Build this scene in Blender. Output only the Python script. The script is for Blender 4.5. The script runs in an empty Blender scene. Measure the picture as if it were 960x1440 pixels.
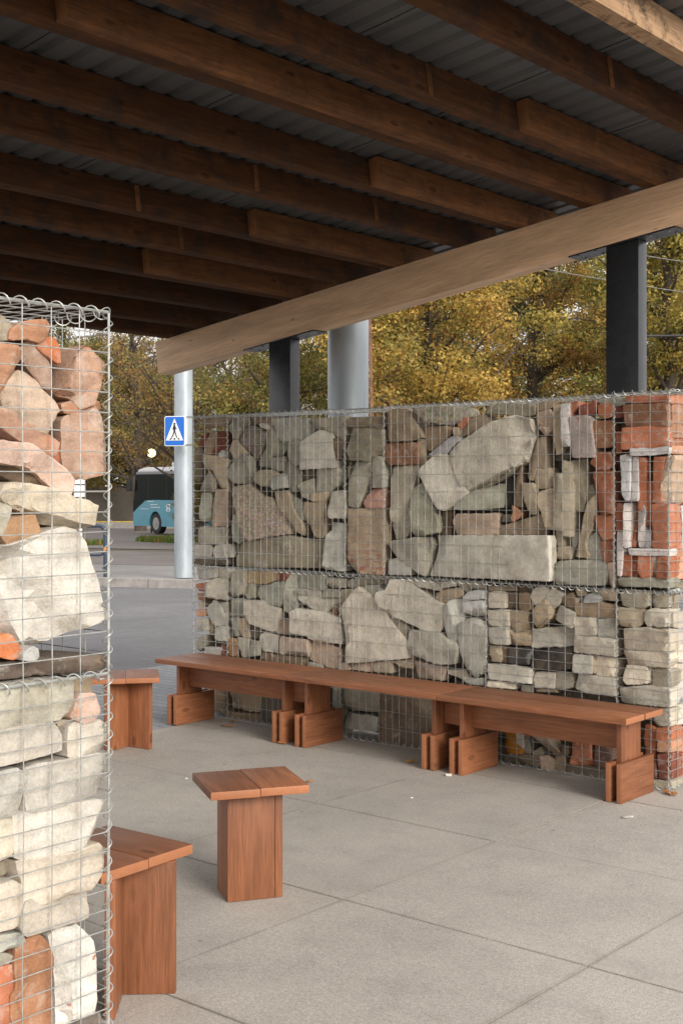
import bpy, bmesh, math, random
import numpy as np
from mathutils import Vector, Matrix, noise
from mathutils.geometry import delaunay_2d_cdt
R = math.radians
scene = bpy.context.scene
COL = scene.collection
CU, SU = .7632, .6462
ANG = -math.atan2(SU, CU)            # the pavilion is turned against the street
def P(s, t, z=0.):                   # pavilion coordinates (along wall, across, up) -> world
    return Vector((CU*s+SU*t, -SU*s+CU*t, z))
RZ = Matrix.Rotation(ANG, 4, 'Z')

# ------------------------------------------------------------------ objects
def tag(o, label=None, cat=None, group=None, kind=None):
    if label: o['label'] = label
    if cat: o['category'] = cat
    if group: o['group'] = group
    if kind: o['kind'] = kind
    return o
def link(name, me, mat=None, parent=None, M=None, color=None):
    o = bpy.data.objects.new(name, me)
    COL.objects.link(o)
    if me is not None and mat is not None and not me.materials: me.materials.append(mat)
    if parent is not None: o.parent = parent
    if M is not None: o.matrix_local = M
    if color is not None: o.color = (*color, 1)
    return o
def empty(name, M, label, cat, group=None):
    o = bpy.data.objects.new(name, None); COL.objects.link(o)
    o.empty_display_size = .1
    o.matrix_world = M
    return tag(o, label, cat, group)
def copy_tree(o, parent=None):
    c = o.copy(); COL.objects.link(c)
    c.parent = parent
    for ch in o.children: copy_tree(ch, c)
    return c

class MB:
    def __init__(s): s.v = []; s.f = []
    def box(s, x0, x1, y0, y1, z0, z1, M=None):
        b = len(s.v)
        p = [(x0,y0,z0),(x1,y0,z0),(x1,y1,z0),(x0,y1,z0),(x0,y0,z1),(x1,y0,z1),(x1,y1,z1),(x0,y1,z1)]
        if M is not None: p = [tuple(M @ Vector(q)) for q in p]
        s.v += p
        s.f += [tuple(b+i for i in q) for q in ((0,3,2,1),(4,5,6,7),(0,1,5,4),(1,2,6,5),(2,3,7,6),(3,0,4,7))]
        return s
    def tube(s, pts, r, n=6, cap=True):
        pts = [Vector(p) for p in pts]
        rs = r if isinstance(r, (list, tuple)) else [r]*len(pts)
        up = Vector((0,0,1)); b0 = len(s.v)
        prev = None
        for i, p in enumerate(pts):
            d = (pts[min(i+1, len(pts)-1)] - pts[max(i-1, 0)])
            if d.length < 1e-9: d = Vector((0,0,1))
            d.normalize()
            if prev is None:
                a = d.cross(up)
                if a.length < .05: a = d.cross(Vector((1,0,0)))
            else:
                a = prev - d*prev.dot(d)
                if a.length < 1e-6: a = d.orthogonal()
            a.normalize(); prev = a; b = d.cross(a)
            for k in range(n):
                w = 2*math.pi*k/n
                s.v.append(tuple(p + (a*math.cos(w)+b*math.sin(w))*rs[i]))
        for i in range(len(pts)-1):
            for k in range(n):
                q = b0+i*n
                s.f.append((q+k, q+(k+1) % n, q+n+(k+1) % n, q+n+k))
        if cap:
            s.f.append(tuple(b0+k for k in reversed(range(n))))
            e = b0+(len(pts)-1)*n
            s.f.append(tuple(e+k for k in range(n)))
        return s
    def prism(s, poly, y0, y1, M=None):      # polygon in xz pushed along y
        b = len(s.v); n = len(poly)
        p = [(x, y0, z) for x, z in poly]+[(x, y1, z) for x, z in poly]
        if M is not None: p = [tuple(M @ Vector(q)) for q in p]
        s.v += p
        s.f.append(tuple(b+i for i in range(n))); s.f.append(tuple(b+n+i for i in reversed(range(n))))
        for i in range(n):
            j = (i+1) % n
            s.f.append((b+i, b+n+i, b+n+j, b+j))
        return s
    def mesh(s, name, smooth=False, bevel=0, sharp=None):
        me = bpy.data.meshes.new(name)
        me.from_pydata(s.v, [], s.f)
        bm = bmesh.new(); bm.from_mesh(me)
        bmesh.ops.recalc_face_normals(bm, faces=bm.faces)
        if bevel:
            bmesh.ops.bevel(bm, geom=bm.edges[:], offset=bevel, segments=2, affect='EDGES', profile=.6)
        bm.to_mesh(me); bm.free()
        if smooth:
            me.polygons.foreach_set('use_smooth', [True]*len(me.polygons))
            me.set_sharp_from_angle(angle=sharp if sharp else R(40))
        return me
    def link(s, name, mat, parent=None, M=None, smooth=False, bevel=0, color=None, sharp=None):
        return link(name, s.mesh(name, smooth, bevel, sharp), mat, parent, M, color)

# ------------------------------------------------------------------ materials
def newmat(name):
    m = bpy.data.materials.new(name); m.use_nodes = True
    nt = m.node_tree; nt.nodes.clear()
    out = nt.nodes.new('ShaderNodeOutputMaterial')
    b = nt.nodes.new('ShaderNodeBsdfPrincipled')
    nt.links.new(b.outputs[0], out.inputs[0])
    return m, nt, b
class N:                                  # short node helpers
    def __init__(s, nt): s.nt = nt
    def n(s, t, **k):
        o = s.nt.nodes.new(t)
        for a, v in k.items(): setattr(o, a, v)
        return o
    def l(s, a, b): s.nt.links.new(a, b)
    def co(s, scale=(1,1,1), out='Object'):
        t = s.n('ShaderNodeTexCoord'); m = s.n('ShaderNodeMapping'); m.inputs['Scale'].default_value = scale
        s.l(t.outputs[out], m.inputs[0]); return m.outputs[0]
    def rnd(s): return s.n('ShaderNodeObjectInfo').outputs['Random']
    def ocol(s): return s.n('ShaderNodeObjectInfo').outputs['Color']
    def noise(s, vec, scale, detail=5, rough=.6, w=None, dist=0):
        t = s.n('ShaderNodeTexNoise'); t.noise_dimensions = '4D' if w is not None else '3D'
        t.inputs['Scale'].default_value = scale; t.inputs['Detail'].default_value = detail
        t.inputs['Roughness'].default_value = rough; t.inputs['Distortion'].default_value = dist
        s.l(vec, t.inputs['Vector'])
        if w is not None: s.l(w, t.inputs['W'])
        return t.outputs['Fac']
    def ramp(s, fac, pts):
        r = s.n('ShaderNodeValToRGB'); e = r.color_ramp.elements
        while len(e) < len(pts): e.new(.5)
        for i, (p, c) in enumerate(pts):
            e[i].position = p; e[i].color = (*(c if isinstance(c, tuple) else (c, c, c)), 1)
        s.l(fac, r.inputs[0]); return r.outputs[0]
    def mix(s, a, b, fac=1., mode='MIX'):
        m = s.n('ShaderNodeMix'); m.data_type = 'RGBA'; m.blend_type = mode
        for v, i in ((fac, 0), (a, 6), (b, 7)):
            if isinstance(v, (int, float)): m.inputs[i].default_value = v
            elif isinstance(v, tuple): m.inputs[i].default_value = (*v, 1)
            else: s.l(v, m.inputs[i])
        return m.outputs[2]
    def math(s, op, a, b=0.):
        m = s.n('ShaderNodeMath', operation=op)
        for i, v in enumerate((a, b)):
            if isinstance(v, (int, float)): m.inputs[i].default_value = v
            else: s.l(v, m.inputs[i])
        return m.outputs[0]
    def bump(s, h, strength, dist, bsdf, prev=None):
        b = s.n('ShaderNodeBump'); b.inputs['Strength'].default_value = strength; b.inputs['Distance'].default_value = dist
        s.l(h, b.inputs['Height'])
        if prev is not None: s.l(prev, b.inputs['Normal'])
        s.l(b.outputs[0], bsdf.inputs['Normal']); return b.outputs[0]

def stone_mat(kind):
    m, nt, b = newmat(kind); k = N(nt)
    co = k.co(); w = k.math('MULTIPLY', k.rnd(), 57.)
    base = k.ocol()
    big = k.noise(co, 7, 4, .55, w); med = k.noise(co, 26, 7, .75, w); fine = k.noise(co, 150, 4, .7, w)
    c = k.mix(base, k.ramp(big, [(.28, .62), (.52, 1.), (.75, 1.2)]), .8, 'MULTIPLY')
    c = k.mix(c, k.ramp(med, [(.28, .5), (.45, .96), (.7, 1.2)]), .6, 'MULTIPLY')
    c = k.mix(c, k.ramp(fine, [(.3, .72), (.7, 1.2)]), .7, 'MULTIPLY')
    if kind == 'rough_stone':
        c = k.mix(c, (.33, .25, .15), k.math('MULTIPLY', k.ramp(k.noise(co, 9, 5, .65, w, .6), [(.5, 0.), (.7, 1.)]), .4))
        c = k.mix(c, (.1, .1, .085), k.math('MULTIPLY', k.ramp(k.noise(co, 17, 6, .75, w), [(.56, 0.), (.74, 1.)]), .45))
    if kind in ('rough_stone', 'clay_brick'):      # crusts of old lime mortar
        c = k.mix(c, (.52, .5, .46), k.math('MULTIPLY', k.ramp(k.noise(co, 12, 7, .75, k.math('ADD', w, 9.), .7), [(.57, 0.), (.64, 1.)]), .4))
    if kind == 'pebbly_stone':
        v = k.n('ShaderNodeTexVoronoi'); v.inputs['Scale'].default_value = 55; k.l(co, v.inputs['Vector'])
        c = k.mix(c, k.ramp(v.outputs['Distance'], [(.1, 1.35), (.5, .75), (.8, .4)]), .75, 'MULTIPLY')
        c = k.mix(c, k.mix(v.outputs['Color'], (.3, .25, .2), .8), .3)
    if kind == 'clay_brick':
        c = k.mix(c, (.55, .2, .085), k.math('MULTIPLY', k.ramp(k.noise(co, 11, 4, .6, w, .5), [(.58, 0.), (.66, 1.)]), .4))
        c = k.mix(c, (.5, .43, .36), k.math('MULTIPLY', k.ramp(k.noise(co, 14, 6, .7, w, .3), [(.53, 0.), (.66, 1.)]), .45))
        c = k.mix(c, (.06, .04, .03), k.math('MULTIPLY', k.ramp(k.noise(co, 21, 5, .7, w), [(.62, 0.), (.75, 1.)]), .55))
    if kind == 'plastered_brick':
        mk = k.ramp(k.noise(co, 22, 5, .7, w, .4), [(.34, 0.), (.4, 1.)])
        c = k.mix((.36, .11, .06), c, mk)
    if kind == 'stained_stone':
        st = k.ramp(k.noise(k.co((1.2, 1, 4.5)), 6, 6, .7, w, 1.2), [(.5, 0.), (.62, 1.)])
        sx = k.n('ShaderNodeSeparateXYZ'); k.l(k.co(), sx.inputs[0])
        low = k.ramp(k.math('ADD', sx.outputs[2], .5), [(.4, 1.), (.58, 0.)])
        c = k.mix(c, (.32, .07, .06), k.math('MULTIPLY', k.math('MULTIPLY', st, low), .75))
    k.l(c, b.inputs['Base Color']); b.inputs['Roughness'].default_value = .92
    b.inputs['Specular IOR Level'].default_value = .25
    n1 = k.bump(med, .7, .012, b); k.bump(fine, .5, .003, b, n1)
    return m
def wood_mat(name, dark, light, stain=.0, rough=.6, gscale=1., sheen=.3, kn=.8):
    m, nt, b = newmat(name); k = N(nt)
    kns = kn; w = k.math('MULTIPLY', k.rnd(), 31.)
    co = k.co((1.3, 17*gscale, 17*gscale)); co1 = k.co((.5, 5, 5)); raw = k.co()
    g = k.noise(co, 4, 6, .62, w, .8); g2 = k.noise(k.co((2.5, 90, 90)), 3, 3, .6, w); bigv = k.noise(co1, 3, 3, .5, w)
    c = k.mix(dark, light, k.ramp(g, [(.25, .1), (.5, .5), (.75, .85)]))
    c = k.mix(c, k.ramp(g2, [(.3, .66), (.62, 1.14)]), .75, 'MULTIPLY')
    g3 = k.noise(k.co((1.1, 38, 38)), 3, 4, .65, w, .3)
    c = k.mix(c, k.ramp(g3, [(.32, .7), (.5, 1.), (.7, 1.18)]), .5, 'MULTIPLY')
    c = k.mix(c, k.ramp(bigv, [(.3, .72), (.7, 1.22)]), .8, 'MULTIPLY')
    # knots
    v = k.n('ShaderNodeTexVoronoi'); v.inputs['Scale'].default_value = 1.
    va = k.n('ShaderNodeVectorMath', operation='ADD'); k.l(k.co((3.6, 9, 9)), va.inputs[0]); k.l(w, va.inputs[1]); k.l(va.outputs[0], v.inputs['Vector'])
    kn = k.ramp(v.outputs['Distance'], [(.03*kns, .5), (.09*kns, .6), (.115*kns, 1.), (.14*kns, .3), (.2*kns, 0.)])
    fl_ = k.ramp(v.outputs['Distance'], [(.1*kns, 0.), (.22*kns, .5), (.4*kns, 0.)])     # paler grain round a knot
    c = k.mix(c, light, k.math('MULTIPLY', fl_, .6))
    c = k.mix(c, tuple(q*.28 for q in dark), k.math('MULTIPLY', kn, .62))
    c = k.mix(c, k.ramp(k.rnd(), [(0., .78), (1., 1.18)]), 1., 'MULTIPLY')
    if stain:
        s = k.ramp(k.noise(raw, 7, 6, .72, w, .5), [(.47, 0.), (.62, 1.)])
        c = k.mix(c, (.035, .025, .02), k.math('MULTIPLY', s, stain))
    # sawn ends are paler
    tc = k.n('ShaderNodeTexCoord'); sx = k.n('ShaderNodeSeparateXYZ'); k.l(tc.outputs['Normal'], sx.inputs[0])
    endm = k.ramp(k.math('ABSOLUTE', sx.outputs[0]), [(.85, 0.), (.97, 1.)])
    c = k.mix(c, tuple(min(1, q*1.25) for q in light), k.math('MULTIPLY', endm, .55))
    k.l(c, b.inputs['Base Color']); b.inputs['Roughness'].default_value = rough
    b.inputs['Specular IOR Level'].default_value = sheen
    n1 = k.bump(g2, .25, .0015, b); k.bump(g, .2, .002, b, n1)
    return m
def plain(name, col, rough=.5, metal=0., var=.25, scale=6, bump=0., spec=.5, stretch=(1,1,1)):
    m, nt, b = newmat(name); k = N(nt); co = k.co(stretch)
    f = k.noise(co, scale, 5, .6)
    c = k.mix(col, k.ramp(f, [(.3, 1-var), (.7, 1+var)]), 1., 'MULTIPLY')
    k.l(c, b.inputs['Base Color'])
    b.inputs['Metallic'].default_value = metal; b.inputs['Specular IOR Level'].default_value = spec
    k.l(k.ramp(f, [(.3, max(.02, rough-.08)), (.7, min(1, rough+.08))]), b.inputs['Roughness'])
    if bump: k.bump(k.noise(co, scale*5, 4, .6), bump, .004, b)
    return m
M = {}
for q in ('rough_stone', 'pebbly_stone', 'clay_brick', 'plastered_brick', 'stained_stone'): M[q] = stone_mat(q)
M['wood'] = wood_mat('stained_pine', (.165, .056, .024), (.345, .14, .064), 0, .5, 1., .35)
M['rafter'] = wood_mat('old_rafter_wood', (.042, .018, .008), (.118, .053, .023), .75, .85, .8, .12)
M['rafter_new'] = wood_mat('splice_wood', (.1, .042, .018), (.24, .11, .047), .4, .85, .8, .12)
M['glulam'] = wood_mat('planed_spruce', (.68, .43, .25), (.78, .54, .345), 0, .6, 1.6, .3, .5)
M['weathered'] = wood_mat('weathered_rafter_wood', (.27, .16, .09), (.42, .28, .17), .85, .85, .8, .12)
M['wire'] = plain('galvanised_wire', (.42, .43, .41), .45, .6, .25, 30)
M['zinc'] = plain('galvanised_column', (.35, .395, .42), .42, .3, .18, 6, .04, stretch=(1, 1, .35))
M['steel'] = plain('dark_painted_steel', (.022, .024, .026), .27, .0, .06, 8, .0)
M['bolt'] = plain('bolt_steel', (.35, .35, .35), .4, .8)
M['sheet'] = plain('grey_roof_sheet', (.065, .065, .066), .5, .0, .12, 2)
def concrete():
    m, nt, b = newmat('concrete_paving'); k = N(nt); co = k.co()
    w = k.noise(co, .9, 5, .6); md = k.noise(co, 5, 6, .7, None, .4); f = k.noise(co, 260, 2, .6); f2 = k.noise(co, 70, 4, .7)
    c = k.mix((.41, .378, .338), k.ramp(w, [(.3, .8), (.7, 1.14)]), 1., 'MULTIPLY')
    c = k.mix(c, k.ramp(md, [(.28, .72), (.5, 1.), (.75, 1.1)]), .45, 'MULTIPLY')
    c = k.mix(c, k.ramp(f, [(.3, .5), (.7, 1.4)]), .7, 'MULTIPLY')
    c = k.mix(c, k.ramp(f2, [(.3, .72), (.7, 1.22)]), .6, 'MULTIPLY')
    sp = k.ramp(k.noise(co, 2.6, 7, .75, None, 1.), [(.6, 0.), (.72, 1.)])
    c = k.mix(c, (.17, .15, .13), k.math('MULTIPLY', sp, .2))
    sp2 = k.ramp(k.noise(co, 3.7, 7, .75, None, .6), [(.62, 0.), (.74, 1.)])
    c = k.mix(c, (.52, .49, .45), k.math('MULTIPLY', sp2, .2))
    # dirt gathered along the joints, small spots of gum and tar
    sx = k.n('ShaderNodeSeparateXYZ'); k.l(k.co(), sx.inputs[0])
    dn = k.noise(co, 6, 5, .7); jd = None
    for ax, o_ in ((0, 3.055), (1, -4.64)):
        fr = k.math('FRACT', k.math('DIVIDE', k.math('ADD', sx.outputs[ax], o_), 1.02))
        e = k.math('ABSOLUTE', k.math('SUBTRACT', fr, .5))
        e = k.ramp(k.math('ADD', e, k.math('MULTIPLY', k.math('SUBTRACT', dn, .5), .03)), [(.487, 0.), (.5, 1.)])
        jd = e if jd is None else k.math('MAXIMUM', jd, e)
    c = k.mix(c, (.15, .125, .1), k.math('MULTIPLY', jd, .36))
    vo = k.n('ShaderNodeTexVoronoi'); vo.inputs['Scale'].default_value = 5.; vo.inputs['Randomness'].default_value = 1; k.l(co, vo.inputs['Vector'])
    c = k.mix(c, (.12, .11, .1), k.math('MULTIPLY', k.ramp(vo.outputs['Distance'], [(.035, 1.), (.06, 0.)]), k.ramp(k.noise(co, 1.3, 2), [(.5, 0.), (.56, .65)])))
    k.l(c, b.inputs['Base Color']); b.inputs['Roughness'].default_value = .85; b.inputs['Specular IOR Level'].default_value = .3
    n1 = k.bump(f, .3, .002, b); k.bump(f2, .2, .004, b, n1); return m
M['concrete'] = concrete()
def asphalt(name, col, litter=0.):
    m, nt, b = newmat(name); k = N(nt); co = k.co()
    f = k.noise(co, 120, 3, .7); w = k.noise(co, .6, 5, .6, None, .5); md = k.noise(co, 9, 5, .7)
    c = k.mix(col, k.ramp(f, [(.3, .55), (.7, 1.45)]), .8, 'MULTIPLY')
    c = k.mix(c, k.ramp(w, [(.3, .78), (.7, 1.2)]), 1., 'MULTIPLY')
    c = k.mix(c, k.ramp(md, [(.3, .85), (.7, 1.12)]), 1., 'MULTIPLY')
    if litter:
        l = k.ramp(k.noise(co, 5, 6, .8), [(.52, 0.), (.62, 1.)])
        c = k.mix(c, (.2, .1, .04), k.math('MULTIPLY', l, litter))
    k.l(c, b.inputs['Base Color']); b.inputs['Roughness'].default_value = .85
    k.bump(f, .4, .004, b); return m
M['asphalt'] = asphalt('asphalt', (.135, .133, .138))
M['asphalt2'] = asphalt('leafy_asphalt', (.12, .11, .105), .45)
M['pavement'] = asphalt('pavement_concrete', (.2, .19, .185))
M['soil'] = asphalt('soil', (.09, .075, .055), .6)
M['kerb'] = plain('kerb_stone', (.27, .25, .235), .9, 0, .25, 7, .3)
def pavers():
    m, nt, b = newmat('grey_pavers'); k = N(nt); co = k.co()
    br = k.n('ShaderNodeTexBrick'); br.inputs['Scale'].default_value = 1; k.l(co, br.inputs['Vector'])
    br.inputs['Brick Width'].default_value = .2; br.inputs['Row Height'].default_value = .1; br.inputs['Mortar Size'].default_value = .004
    br.inputs['Color1'].default_value = (.19, .2, .215, 1); br.inputs['Color2'].default_value = (.25, .26, .27, 1); br.inputs['Mortar'].default_value = (.07, .07, .07, 1)
    c = k.mix(br.outputs['Color'], k.ramp(k.noise(co, 90, 4, .7), [(.3, .7), (.7, 1.25)]), .8, 'MULTIPLY')
    k.l(c, b.inputs['Base Color']); b.inputs['Roughness'].default_value = .85
    k.bump(br.outputs['Fac'], -.5, .006, b); return m
M['pavers'] = pavers()
def leafmat(name='autumn_leaves', transl=.5):
    m, nt, b = newmat(name); k = N(nt)
    a = k.n('ShaderNodeAttribute'); a.attribute_name = 'leaf'
    c = k.mix(a.outputs['Color'], k.ocol(), 1., 'MULTIPLY')
    k.l(c, b.inputs['Base Color']); b.inputs['Roughness'].default_value = .6; b.inputs['Specular IOR Level'].default_value = .25
    t = k.n('ShaderNodeBsdfTranslucent'); k.l(c, t.inputs[0])
    ms = k.n('ShaderNodeMixShader'); ms.inputs[0].default_value = transl
    k.l(b.outputs[0], ms.inputs[1]); k.l(t.outputs[0], ms.inputs[2])
    k.l(ms.outputs[0], nt.nodes['Material Output'].inputs[0]); return m
M['leaf'] = leafmat()
M['bark'] = plain('bark', (.075, .058, .045), .9, 0, .4, 9, .5)
def flat(name, col, rough=.5, metal=0., emit=0., coat=0.):
    m, nt, b = newmat(name)
    b.inputs['Base Color'].default_value = (*col, 1); b.inputs['Roughness'].default_value = rough; b.inputs['Metallic'].default_value = metal
    if emit: b.inputs['Emission Color'].default_value = (*col, 1); b.inputs['Emission Strength'].default_value = emit
    if coat: b.inputs['Coat Weight'].default_value = coat
    return m
M['sign_blue'] = flat('sign_blue', (.012, .13, .52), .4)
M['sign_white'] = flat('sign_white', (.78, .79, .78), .45)
M['sign_black'] = flat('sign_black', (.012, .012, .012), .5)
M['bus_paint'] = plain('turquoise_bus_paint', (.065, .25, .33), .3, 0, .06, 2)
M['bus_white'] = plain('white_bus_roof', (.6, .6, .62), .4, 0, .08, 2)
M['bus_grey'] = plain('grey_bus_trim', (.2, .19, .2), .5, 0, .1, 2)
M['glass'] = flat('dark_bus_glass', (.01, .013, .011), .12)
M['glass'].node_tree.nodes['Principled BSDF'].inputs['Specular IOR Level'].default_value = .025
M['rubber'] = flat('rubber', (.015, .015, .015), .8)
M['rim'] = flat('wheel_rim', (.3, .29, .28), .45, .5)
M['lampglow'] = flat('lamp_globe', (1., .82, .35), .4, 0, 1.6)
M['rust'] = plain('rusty_steel', (.17, .085, .05), .85, 0, .4, 8, .3)
M['blue_steel'] = plain('dark_blue_steel', (.025, .04, .07), .45, .0, .2)
M['amber'] = flat('amber_reflector', (.8, .25, .03), .3)
M['yellow'] = plain('yellow_paint', (.55, .38, .05), .7)

# ------------------------------------------------------------------ stones
PAL = dict(lg=(.40,.39,.355), lw=(.46,.45,.415), lt=(.46,.435,.385), w=(.5,.485,.45), gr=(.28,.267,.23), gg=(.265,.265,.22), gd=(.23,.215,.175),
 dg=(.13,.115,.095), tan=(.33,.28,.215), br=(.215,.165,.12), brl=(.26,.2,.14), bd=(.12,.09,.07), rb=(.42,.16,.088), rd=(.22,.07,.042), ob=(.47,.245,.145),
 pk=(.38,.3,.245), cr=(.56,.515,.445), dk=(.06,.055,.05), tb=(.33,.19,.1), ty=(.42,.31,.17), cg=(.19,.15,.12), cgl=(.31,.25,.19), mo=(.3,.26,.19),
 wb=(.6,.57,.55), wr=(.55,.5,.47), wp=(.45,.36,.31), bb=(.30,.15,.085), rs=(.37,.31,.24), pr=(.42,.25,.2), brr=(.22,.13,.1), ora=(.62,.24,.025),
 pb=(.44,.29,.21), pt=(.5,.37,.275), pb2=(.48,.3,.21), pbo=(.43,.25,.17), prw=(.58,.4,.31), bd2=(.19,.15,.125), lgn=(.49,.485,.42), ct=(.54,.48,.38),
 obs=(.4,.2,.11), wro=(.62,.59,.53), tbo=(.46,.28,.16))
PAL['or'] = (.5, .17, .07)
for q in 'lg lw lt gr gg gd dg tan br brl bd pk mo cg cgl rs'.split(): PAL[q] = tuple(v*f for v, f in zip(PAL[q], (1.3, 1.25, 1.15)))
MAT = {}
for q in 'rb rd ob bb or pb pb2 pbo prw obs tbo tb pr brr'.split(): MAT[q] = 'clay_brick'
for q in 'wb wr wp wro'.split(): MAT[q] = 'plastered_brick'
for q in 'cg cgl mo'.split(): MAT[q] = 'pebbly_stone'
MAT['rs'] = 'stained_stone'
def seg_d(px, pz, ax, az, bx, bz):
    dx, dz = bx-ax, bz-az; L = dx*dx+dz*dz
    u = 0 if L == 0 else max(0, min(1, ((px-ax)*dx+(pz-az)*dz)/L))
    return math.hypot(px-ax-u*dx, pz-az-u*dz)
def inside(px, pz, P_):
    r = False; j = len(P_)-1
    for i in range(len(P_)):
        xi, zi = P_[i][:2]; xj, zj = P_[j][:2]
        if (zi > pz) != (zj > pz) and px < (xj-xi)*(pz-zi)/(zj-zi)+xi: r = not r
        j = i
    return r
def stone_mesh(name, O, RG, thick, rng, soft):
    ar = abs(sum(O[i][0]*O[(i+1) % len(O)][1]-O[(i+1) % len(O)][0]*O[i][1] for i in range(len(O)))/2)
    sz = math.sqrt(ar)
    relief = bool(RG)
    if relief:                            # coarse facets carry the depth
        vs = [Vector(q[:2]) for q in O]+[Vector(q[:2]) for q in RG]
        ds = [q[2] for q in O]+[q[2] for q in RG]
        n = len(O)
        ed = [(n+i, n+i+1) for i in range(len(RG)-1)]
        rv, re, rf, ov, _, _ = delaunay_2d_cdt(vs, ed, [list(range(n))], 1, 1e-5)
        rd = [ds[o[0]] if o else .03 for o in ov]
        tris = [(f, [rv[i] for i in f], [rd[i] for i in f]) for f in rf]
        def depth(x, z):
            best = None
            for f, q, d in tris:
                (ax, az), (bx, bz), (cx, cz) = q[0], q[1], q[2]
                D = (bz-cz)*(ax-cx)+(cx-bx)*(az-cz)
                if abs(D) < 1e-12: continue
                l1 = ((bz-cz)*(x-cx)+(cx-bx)*(z-cz))/D; l2 = ((cz-az)*(x-cx)+(ax-cx)*(z-cz))/D; l3 = 1-l1-l2
                e = min(l1, l2, l3)
                if best is None or e > best[0]:
                    l1, l2, l3 = (max(0, min(1, v)) for v in (l1, l2, l3)); t = l1+l2+l3
                    best = (e, (l1*d[0]+l2*d[1]+l3*d[2])/t)
                if e >= 0: break
            return best[1] if best else 0
    else:
        tx, tz = rng.uniform(-.13, .13), rng.uniform(-.1, .1)
        def depth(x, z): return tx*x+tz*z
    chips = []; thin = min(max(q[0] for q in O)-min(q[0] for q in O), max(q[1] for q in O)-min(q[1] for q in O))
    for _ in range(rng.randint(0, 2) if soft < .7 else rng.randint(1, 2) if soft < 1 else rng.randint(2, 4)):
        i = rng.randrange(len(O)); a, b = O[i], O[(i+1) % len(O)]; u = rng.random()
        p = (a[0]+(b[0]-a[0])*u, a[1]+(b[1]-a[1])*u); L = math.hypot(b[0]-a[0], b[1]-a[1])+1e-9
        sg = 1 if sum(O[i][0]*O[(i+1) % len(O)][1]-O[(i+1) % len(O)][0]*O[i][1] for i in range(len(O))) > 0 else -1
        w_ = math.atan2(sg*(b[0]-a[0])/L, -sg*(b[1]-a[1])/L)+rng.uniform(-.9, .9)
        chips.append((p[0], p[1], math.cos(w_), math.sin(w_), thin*rng.uniform(.05, .15), rng.uniform(.35, 1.), rng.uniform(.1, .7)))
    wb_ = rng.uniform(0, 6.28); brk = (math.cos(wb_), math.sin(wb_), rng.uniform(-.1, .25)*sz, rng.uniform(.08, .28) if soft > 1 and rng.random() < .65 and not RG else 0)
    def chip_d(x, z):
        d = max(0, x*brk[0]+z*brk[1]-brk[2])*brk[3]
        for px, pz, nx, nz, r, sl, lt in chips:
            q = (x-px)*nx+(z-pz)*nz; l = abs((x-px)*nz-(z-pz)*nx)
            d = max(d, min((r-q-lt*l)*sl, .045)) if r-q-lt*l > 0 else d
        return d
    step = max(.009, min(.02, sz/10))
    off = Vector((rng.uniform(0, 99), rng.uniform(0, 99), rng.uniform(0, 99)))
    sa = sum(O[i][0]*O[(i+1) % len(O)][1]-O[(i+1) % len(O)][0]*O[i][1] for i in range(len(O)))
    orient = 1 if sa > 0 else -1
    out = []
    for i in range(len(O)):
        a, b = O[i], O[(i+1) % len(O)]
        L = math.hypot(b[0]-a[0], b[1]-a[1]); k = max(1, int(L/step))
        nx, nz = ((b[1]-a[1])/L, -(b[0]-a[0])/L) if L > 0 else (0, 0)
        for j in range(k):
            u = j/k; x = a[0]+(b[0]-a[0])*u; z = a[1]+(b[1]-a[1])*u
            am = soft*min(.005, sz*.035)
            d = noise.noise(Vector((x*48, z*48, 0))+off)*am*.8+rng.uniform(-.35, .35)*am
            if j == 0: # blunt the corners
                pa = O[i-1]; mx = (pa[0]+b[0])/2-x; mz = (pa[1]+b[1])/2-z; ml = math.hypot(mx, mz)+1e-9; q = min(.0015, sz*.01)*soft
                x += mx/ml*q; z += mz/ml*q
            out.append((x+nx*(d+orient*.0035), z+nz*(d+orient*.0035)))
    inset = min(.0045, sz*.045)
    n = len(out); pts = [Vector(q) for q in out]
    for i in range(n):
        a, b, c = out[i-1], out[i], out[(i+1) % n]
        tx_, tz_ = c[0]-a[0], c[1]-a[1]; L = math.hypot(tx_, tz_)+1e-9
        for sg in (1, -1):
            x, z = b[0]-sg*tz_/L*inset, b[1]+sg*tx_/L*inset
            if inside(x, z, out):
                if min(seg_d(x, z, *out[j-1], *out[j]) for j in range(n)) > inset*.7: pts.append(Vector((x, z)))
                break
    xs = [q[0] for q in out]; zs = [q[1] for q in out]
    h = max(.013, min(.034, sz/9))
    x = min(xs)
    while x < max(xs):
        z = min(zs)
        while z < max(zs):
            px, pz = x+rng.uniform(-.35, .35)*h, z+rng.uniform(-.35, .35)*h
            if inside(px, pz, out) and min(seg_d(px, pz, *out[j-1], *out[j]) for j in range(n)) > inset*1.3: pts.append(Vector((px, pz)))
            z += h
        x += h
    ed = [(i, (i+1) % n) for i in range(n)]
    for i in range(len(RG)-1):
        a, b = RG[i], RG[i+1]; k = max(1, int(math.hypot(b[0]-a[0], b[1]-a[1])/h)); p0 = len(pts)
        for j in range(k+1):
            pts.append(Vector((a[0]+(b[0]-a[0])*j/k+rng.uniform(-.002, .002), a[1]+(b[1]-a[1])*j/k+rng.uniform(-.002, .002))))
            if j: ed.append((p0+j-1, p0+j))
    rv, re, rf, ov, _, _ = delaunay_2d_cdt(pts, ed, [list(range(n))], 1, 1e-5)
    bm = bmesh.new(); bv = []
    for i, q in enumerate(rv):
        x, z = q
        d = depth(x, z)+chip_d(x, z)
        d += noise.noise(Vector((x*13, z*13, 3))+off)*min(.009, sz*.06)*soft+noise.noise(Vector((x*45, z*45, 7))+off)*.0022*soft
        bv.append(bm.verts.new((x, d, z)))
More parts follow.
